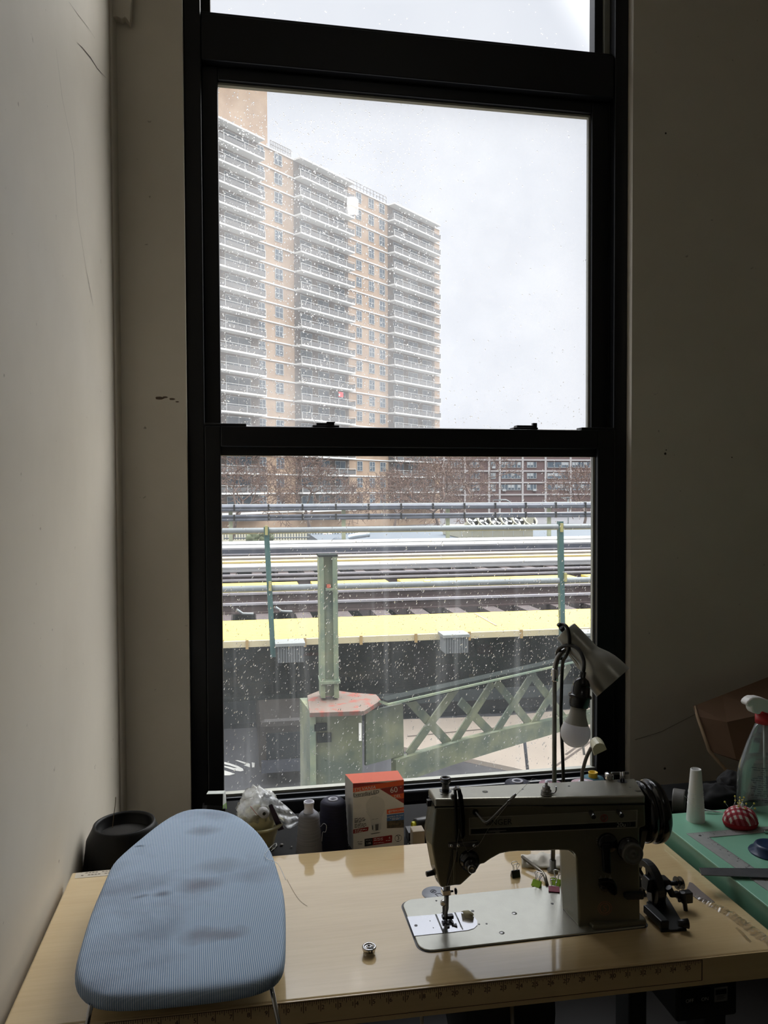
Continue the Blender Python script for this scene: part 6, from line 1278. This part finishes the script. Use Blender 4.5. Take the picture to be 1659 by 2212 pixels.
b = MB(); fbox(b, SL, .6, GZ, ztop, -14, 0); b.build('tower_wall', m_brick, tower)
b = MB(); s0, s1 = SL, fx_(588, 250); fbox(b, s0, s1, ztop, ztop+14, -12, -1.0); b.build('penthouse', m_brick, tower)
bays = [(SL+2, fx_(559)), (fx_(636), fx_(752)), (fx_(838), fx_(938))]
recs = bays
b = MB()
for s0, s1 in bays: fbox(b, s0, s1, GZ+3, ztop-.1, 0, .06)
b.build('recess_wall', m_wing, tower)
cols = [(fx_(557), fx_(572)), (fx_(595), fx_(611)), (fx_(770), fx_(781)), (fx_(797), fx_(808)), (fx_(820), fx_(831))]
PJ = 1.5
for k in range(NF):
    z = ztop-.15-k*FH
    b = MB(); zz0, zz1 = z-.09, z+.09
    fbox(b, SL, .75, zz0, zz1, -.1, .12)
    for s0, s1 in bays: fbox(b, s0, s1, zz0-.03, zz1+.03, 0, PJ)
    b.build('floor_slab', m_slab, tower)
    if k == NF-1: break
    for j, (s0, s1) in enumerate(bays):
        if k == 0: continue
        b = MB(); zb0 = z+.12; fbox(b, s0, s1, zb0+.08, zb0+.70, PJ-.08, PJ-.04); fbox(b, s0, s0+.05, zb0+.08, zb0+.85, .05, PJ-.05); fbox(b, s1-.05, s1, zb0+.08, zb0+.85, .05, PJ-.05); b.mi = 1
        fbox(b, s0, s1, zb0+.92, zb0+.97, PJ-.09, PJ-.03)
        nb = 6
        for q in range(nb+1):
            ss = s0+(s1-s0)*q/nb; fbox(b, ss-.03, ss+.03, zb0, zb0+.95, PJ-.10, PJ-.03)
        b.build('balcony_rail', [m_bal, m_slab], tower)
    for j, (s0, s1) in enumerate(bays):
        b = MB(); zb0 = z-FH+.12; rw = random.Random(k*7+j)
        for q in range(3):
            a_ = s0+(s1-s0)*(.10+.31*q); w_ = (s1-s0)*.2
            b.mi = 0; fbox(b, a_, a_+w_, zb0+(.05 if q == 1 else .9), zb0+2.15, .05, .09); b.mi = 1
            for t in (0, .5, 1): fbox(b, a_+w_*t-.05, a_+w_*t+.05, zb0+(.05 if q == 1 else .9), zb0+2.15, .05, .12)
            fbox(b, a_, a_+w_, zb0+2.1, zb0+2.2, .05, .12); fbox(b, a_, a_+w_, zb0+.86, zb0+.95, .05, .12)
        b.build('balcony_glazing', [m_wgl, m_wfr], tower)
def window_at(b, s0, s1, zb0):
    b.mi = 0; fbox(b, s0, s1, zb0+.75, zb0+2.25, .0, .03); b.mi = 1
    m_ = (s0+s1)/2
    for a_, c_ in ((s0-.04, s0+.05), (m_-.05, m_+.05), (s1-.05, s1+.04)): fbox(b, a_, c_, zb0+.7, zb0+2.3, .0, .06)
    for h in (.70, 1.45, 2.22): fbox(b, s0, s1, zb0+h, zb0+h+.08, .0, .06)
nw = 0; rest = MB()
for k in range(NF-1):
    for j, (s0, s1) in enumerate(cols):
        zb0 = ztop-.15-(k+1)*FH+.12
        if nw < 94:
            b = MB(); window_at(b, s0, s1, zb0); b.build('window', [m_wgl, m_wfr], tower); nw += 1
        else: window_at(rest, s0, s1, zb0)
if nw >= 94:
    o = rest.build('far_windows', [m_wgl, m_wfr], tower); o['kind'] = 'stuff'
b = MB()
for s0, s1 in ((fx_(588, 320), fx_(632, 340)), (fx_(752, 400), fx_(838, 450))):
    for q in range(13):
        ss = s0+(s1-s0)*q/12; fbox(b, ss-.03, ss+.03, ztop, ztop+1.3, -.4, -.34)
    for h in (.7, 1.25): fbox(b, s0, s1, ztop+h, ztop+h+.06, -.4, -.34)
b.build('roof_railing', m_bal, tower)
b = MB(); p = tw(bays[1][0]+(bays[1][1]-bays[1][0])*.78, 0, PJ-.02); 
zc = atp(736, 853, corner_+fnm*PJ, fnm).z; s_ = fx_(736, 853, PJ); fbox(b, s_-.5, s_+.6, zc-.35, zc+.45, PJ-.03, PJ+.01); tag(b.build('red_flag', mat('red balcony cloth', (206, 88, 92), .8)), 'red cloth hung on a lower balcony of the tower', 'cloth')
# ---------------- brown apartment block
m_brown = mat('brown brick', (100, 82, 80), .9, var=.12, scale=.3); m_grid = mat('concrete grid', (164, 160, 158), .8)
YB = 172.0
bk = thing('brown_apartment_block', 'long brown brick block with a pale concrete grid behind the bare trees', 'apartment block', (70, YB+8, GZ))
def bb2(x, y): return aty(x, y, YB)
xl, xr = bb2(925, 1000).x, bb2(1500, 1000).x; zt3 = bb2(1100, 950).z
b = MB(); b.box((xl, YB, GZ), (xr, YB+14, zt3)); b.build('block_wall', m_brown, bk)
gxs = [945, 958.5, 1004, 1056, 1079, 1128.5, 1178, 1232, 1277, 1330, 1382, 1435]
for x in gxs:
    p = bb2(x, 1000).x; b = MB(); b.box((p-.22, YB-.25, GZ), (p+.22, YB, zt3)); b.build('grid_column', m_grid, bk)
frows = [967, 993.5, 1017.5, 1042.5, 1068.5, 1094, 1120]
for y in frows:
    z = bb2(1100, y).z; b = MB(); b.box((xl, YB-.22, z-.17), (xr, YB, z+.17)); b.build('grid_beam', m_grid, bk)
rw = random.Random(6); nwb = 0
for i in range(len(gxs)-1):
    for j in range(1, 5):
        x0_, x1_ = bb2(gxs[i], 1000).x, bb2(gxs[i+1], 1000).x; zt4 = bb2(1100, frows[j-1]).z
        if i in (0,): continue
        wide = (i % 3 == 1); w0, w1 = (.08, .92) if wide or i in (6,) else (.2, .6)
        a_, c_ = x0_+(x1_-x0_)*w0, x0_+(x1_-x0_)*w1
        b = MB(); b.box((a_, YB-.08, zt4-1.75), (c_, YB, zt4-.45)); b.mi = 1; n_ = 6 if wide else 3
        for q in range(n_+1):
            x = a_+(c_-a_)*q/n_; b.box((x-.05, YB-.14, zt4-1.75), (x+.05, YB-.05, zt4-.45))
        for q in range(n_):
            if rw.random() < .45: b.box((a_+(c_-a_)*q/n_+.1, YB-.12, zt4-1.2), (a_+(c_-a_)*(q+1)/n_-.1, YB-.05, zt4-.5))
        b.box((a_, YB-.14, zt4-1.8), (c_, YB-.05, zt4-1.7)); wob = b.build('window', [m_wgl, m_wfr], bk)
        if rw.random() < .5:
            b = MB(); x = c_-.9 if rw.random() < .5 else a_+.2; b.box((x, YB-.45, zt4-2.0), (x+.8, YB, zt4-1.5)); b.build('air_conditioner', m_wfr, bk)
# ---------------- bare trees
m_bark = mat('grey brown bark', (112, 98, 90), .9, var=.2, scale=2); m_twig = mat('reddish twigs', (98, 78, 68), .9)
def tree(label, xt, yt, wpx, Y, seed, trunk_y=1200):
    r = random.Random(seed); base = aty(xt, trunk_y, Y); top = aty(xt, yt, Y); H = top.z-base.z; Rw = wpx*Y/F/2
    t = thing('bare_tree', label, 'tree', base)
    bt_, bw = MB(), MB(); cnt = [0]
    def grow(p, d, ln, rad, lev):
        n_ = 4; pts = [p]; q = p.copy(); dd = d.copy()
        for i in range(n_):
            dd = (dd+V((r.gauss(0, .13), r.gauss(0, .13), r.gauss(.03, .08)))).normalized(); q = q+dd*ln/n_; pts.append(q.copy())
        (bt_ if lev < 2 else bw).tube(pts, [max(rad*(1-.5*i/n_), .013*Y/46) for i in range(n_+1)], 5 if lev < 2 else 3, cap=False)
        if lev >= 6: return
        nb = 3 if lev == 0 else r.choice((3, 3, 4))
        for k in range(nb):
            a_ = 2*pi*(k+r.random()*.6)/nb; sp = (.75 if lev == 0 else .62)+r.random()*.35
            o = dd.orthogonal().normalized(); w2 = dd.cross(o)
            nd = (dd*cos(sp)+(o*cos(a_)+w2*sin(a_))*sin(sp)); nd.x *= 1+.5*(Rw/max(H*.5, .1)-1) if Rw > H*.5 else 1; nd = nd.normalized()
            st_ = pts[-1] if k else pts[-2]
            grow(st_, nd, ln*(.68+r.random()*.16), rad*.55, lev+1)
    grow(base, V((0, 0, 1)), H*.36, max(H*.028, .10), 0)
    bt_.build('trunk', m_bark, t); bw.build('twigs', m_twig, t)
tree('bare street tree with a wide crown before the tower, behind the picket fence', 672, 985, 215, 46, 11, 1160)
tree('bare tree standing before the corner between tower and brown block', 955, 985, 190, 52, 5, 1165)
tree('bare tree rising behind the cooling unit before the brown block', 1015, 990, 170, 72, 17, 1160)
tree('bare tree at the left edge of the lower pane', 500, 990, 150, 30, 23, 1165)
tree('small bare tree between the wide tree and the tower corner', 850, 1015, 130, 82, 31, 1160)
tree('bare tree far to the right before the brown block', 1262, 1000, 110, 90, 41, 1150)
b = MB(); rsh = random.Random(1)
for k in range(26): b.ball(aty(rsh.uniform(540, 590), rsh.uniform(1150, 1170), 32), rsh.uniform(.12, .25), 7, 5)
tag(b.build('shrub', mat('grey green shrub', (104, 112, 84), .9, var=.3, scale=3)), 'grey green shrub behind the fence near the left railing post', 'shrub')
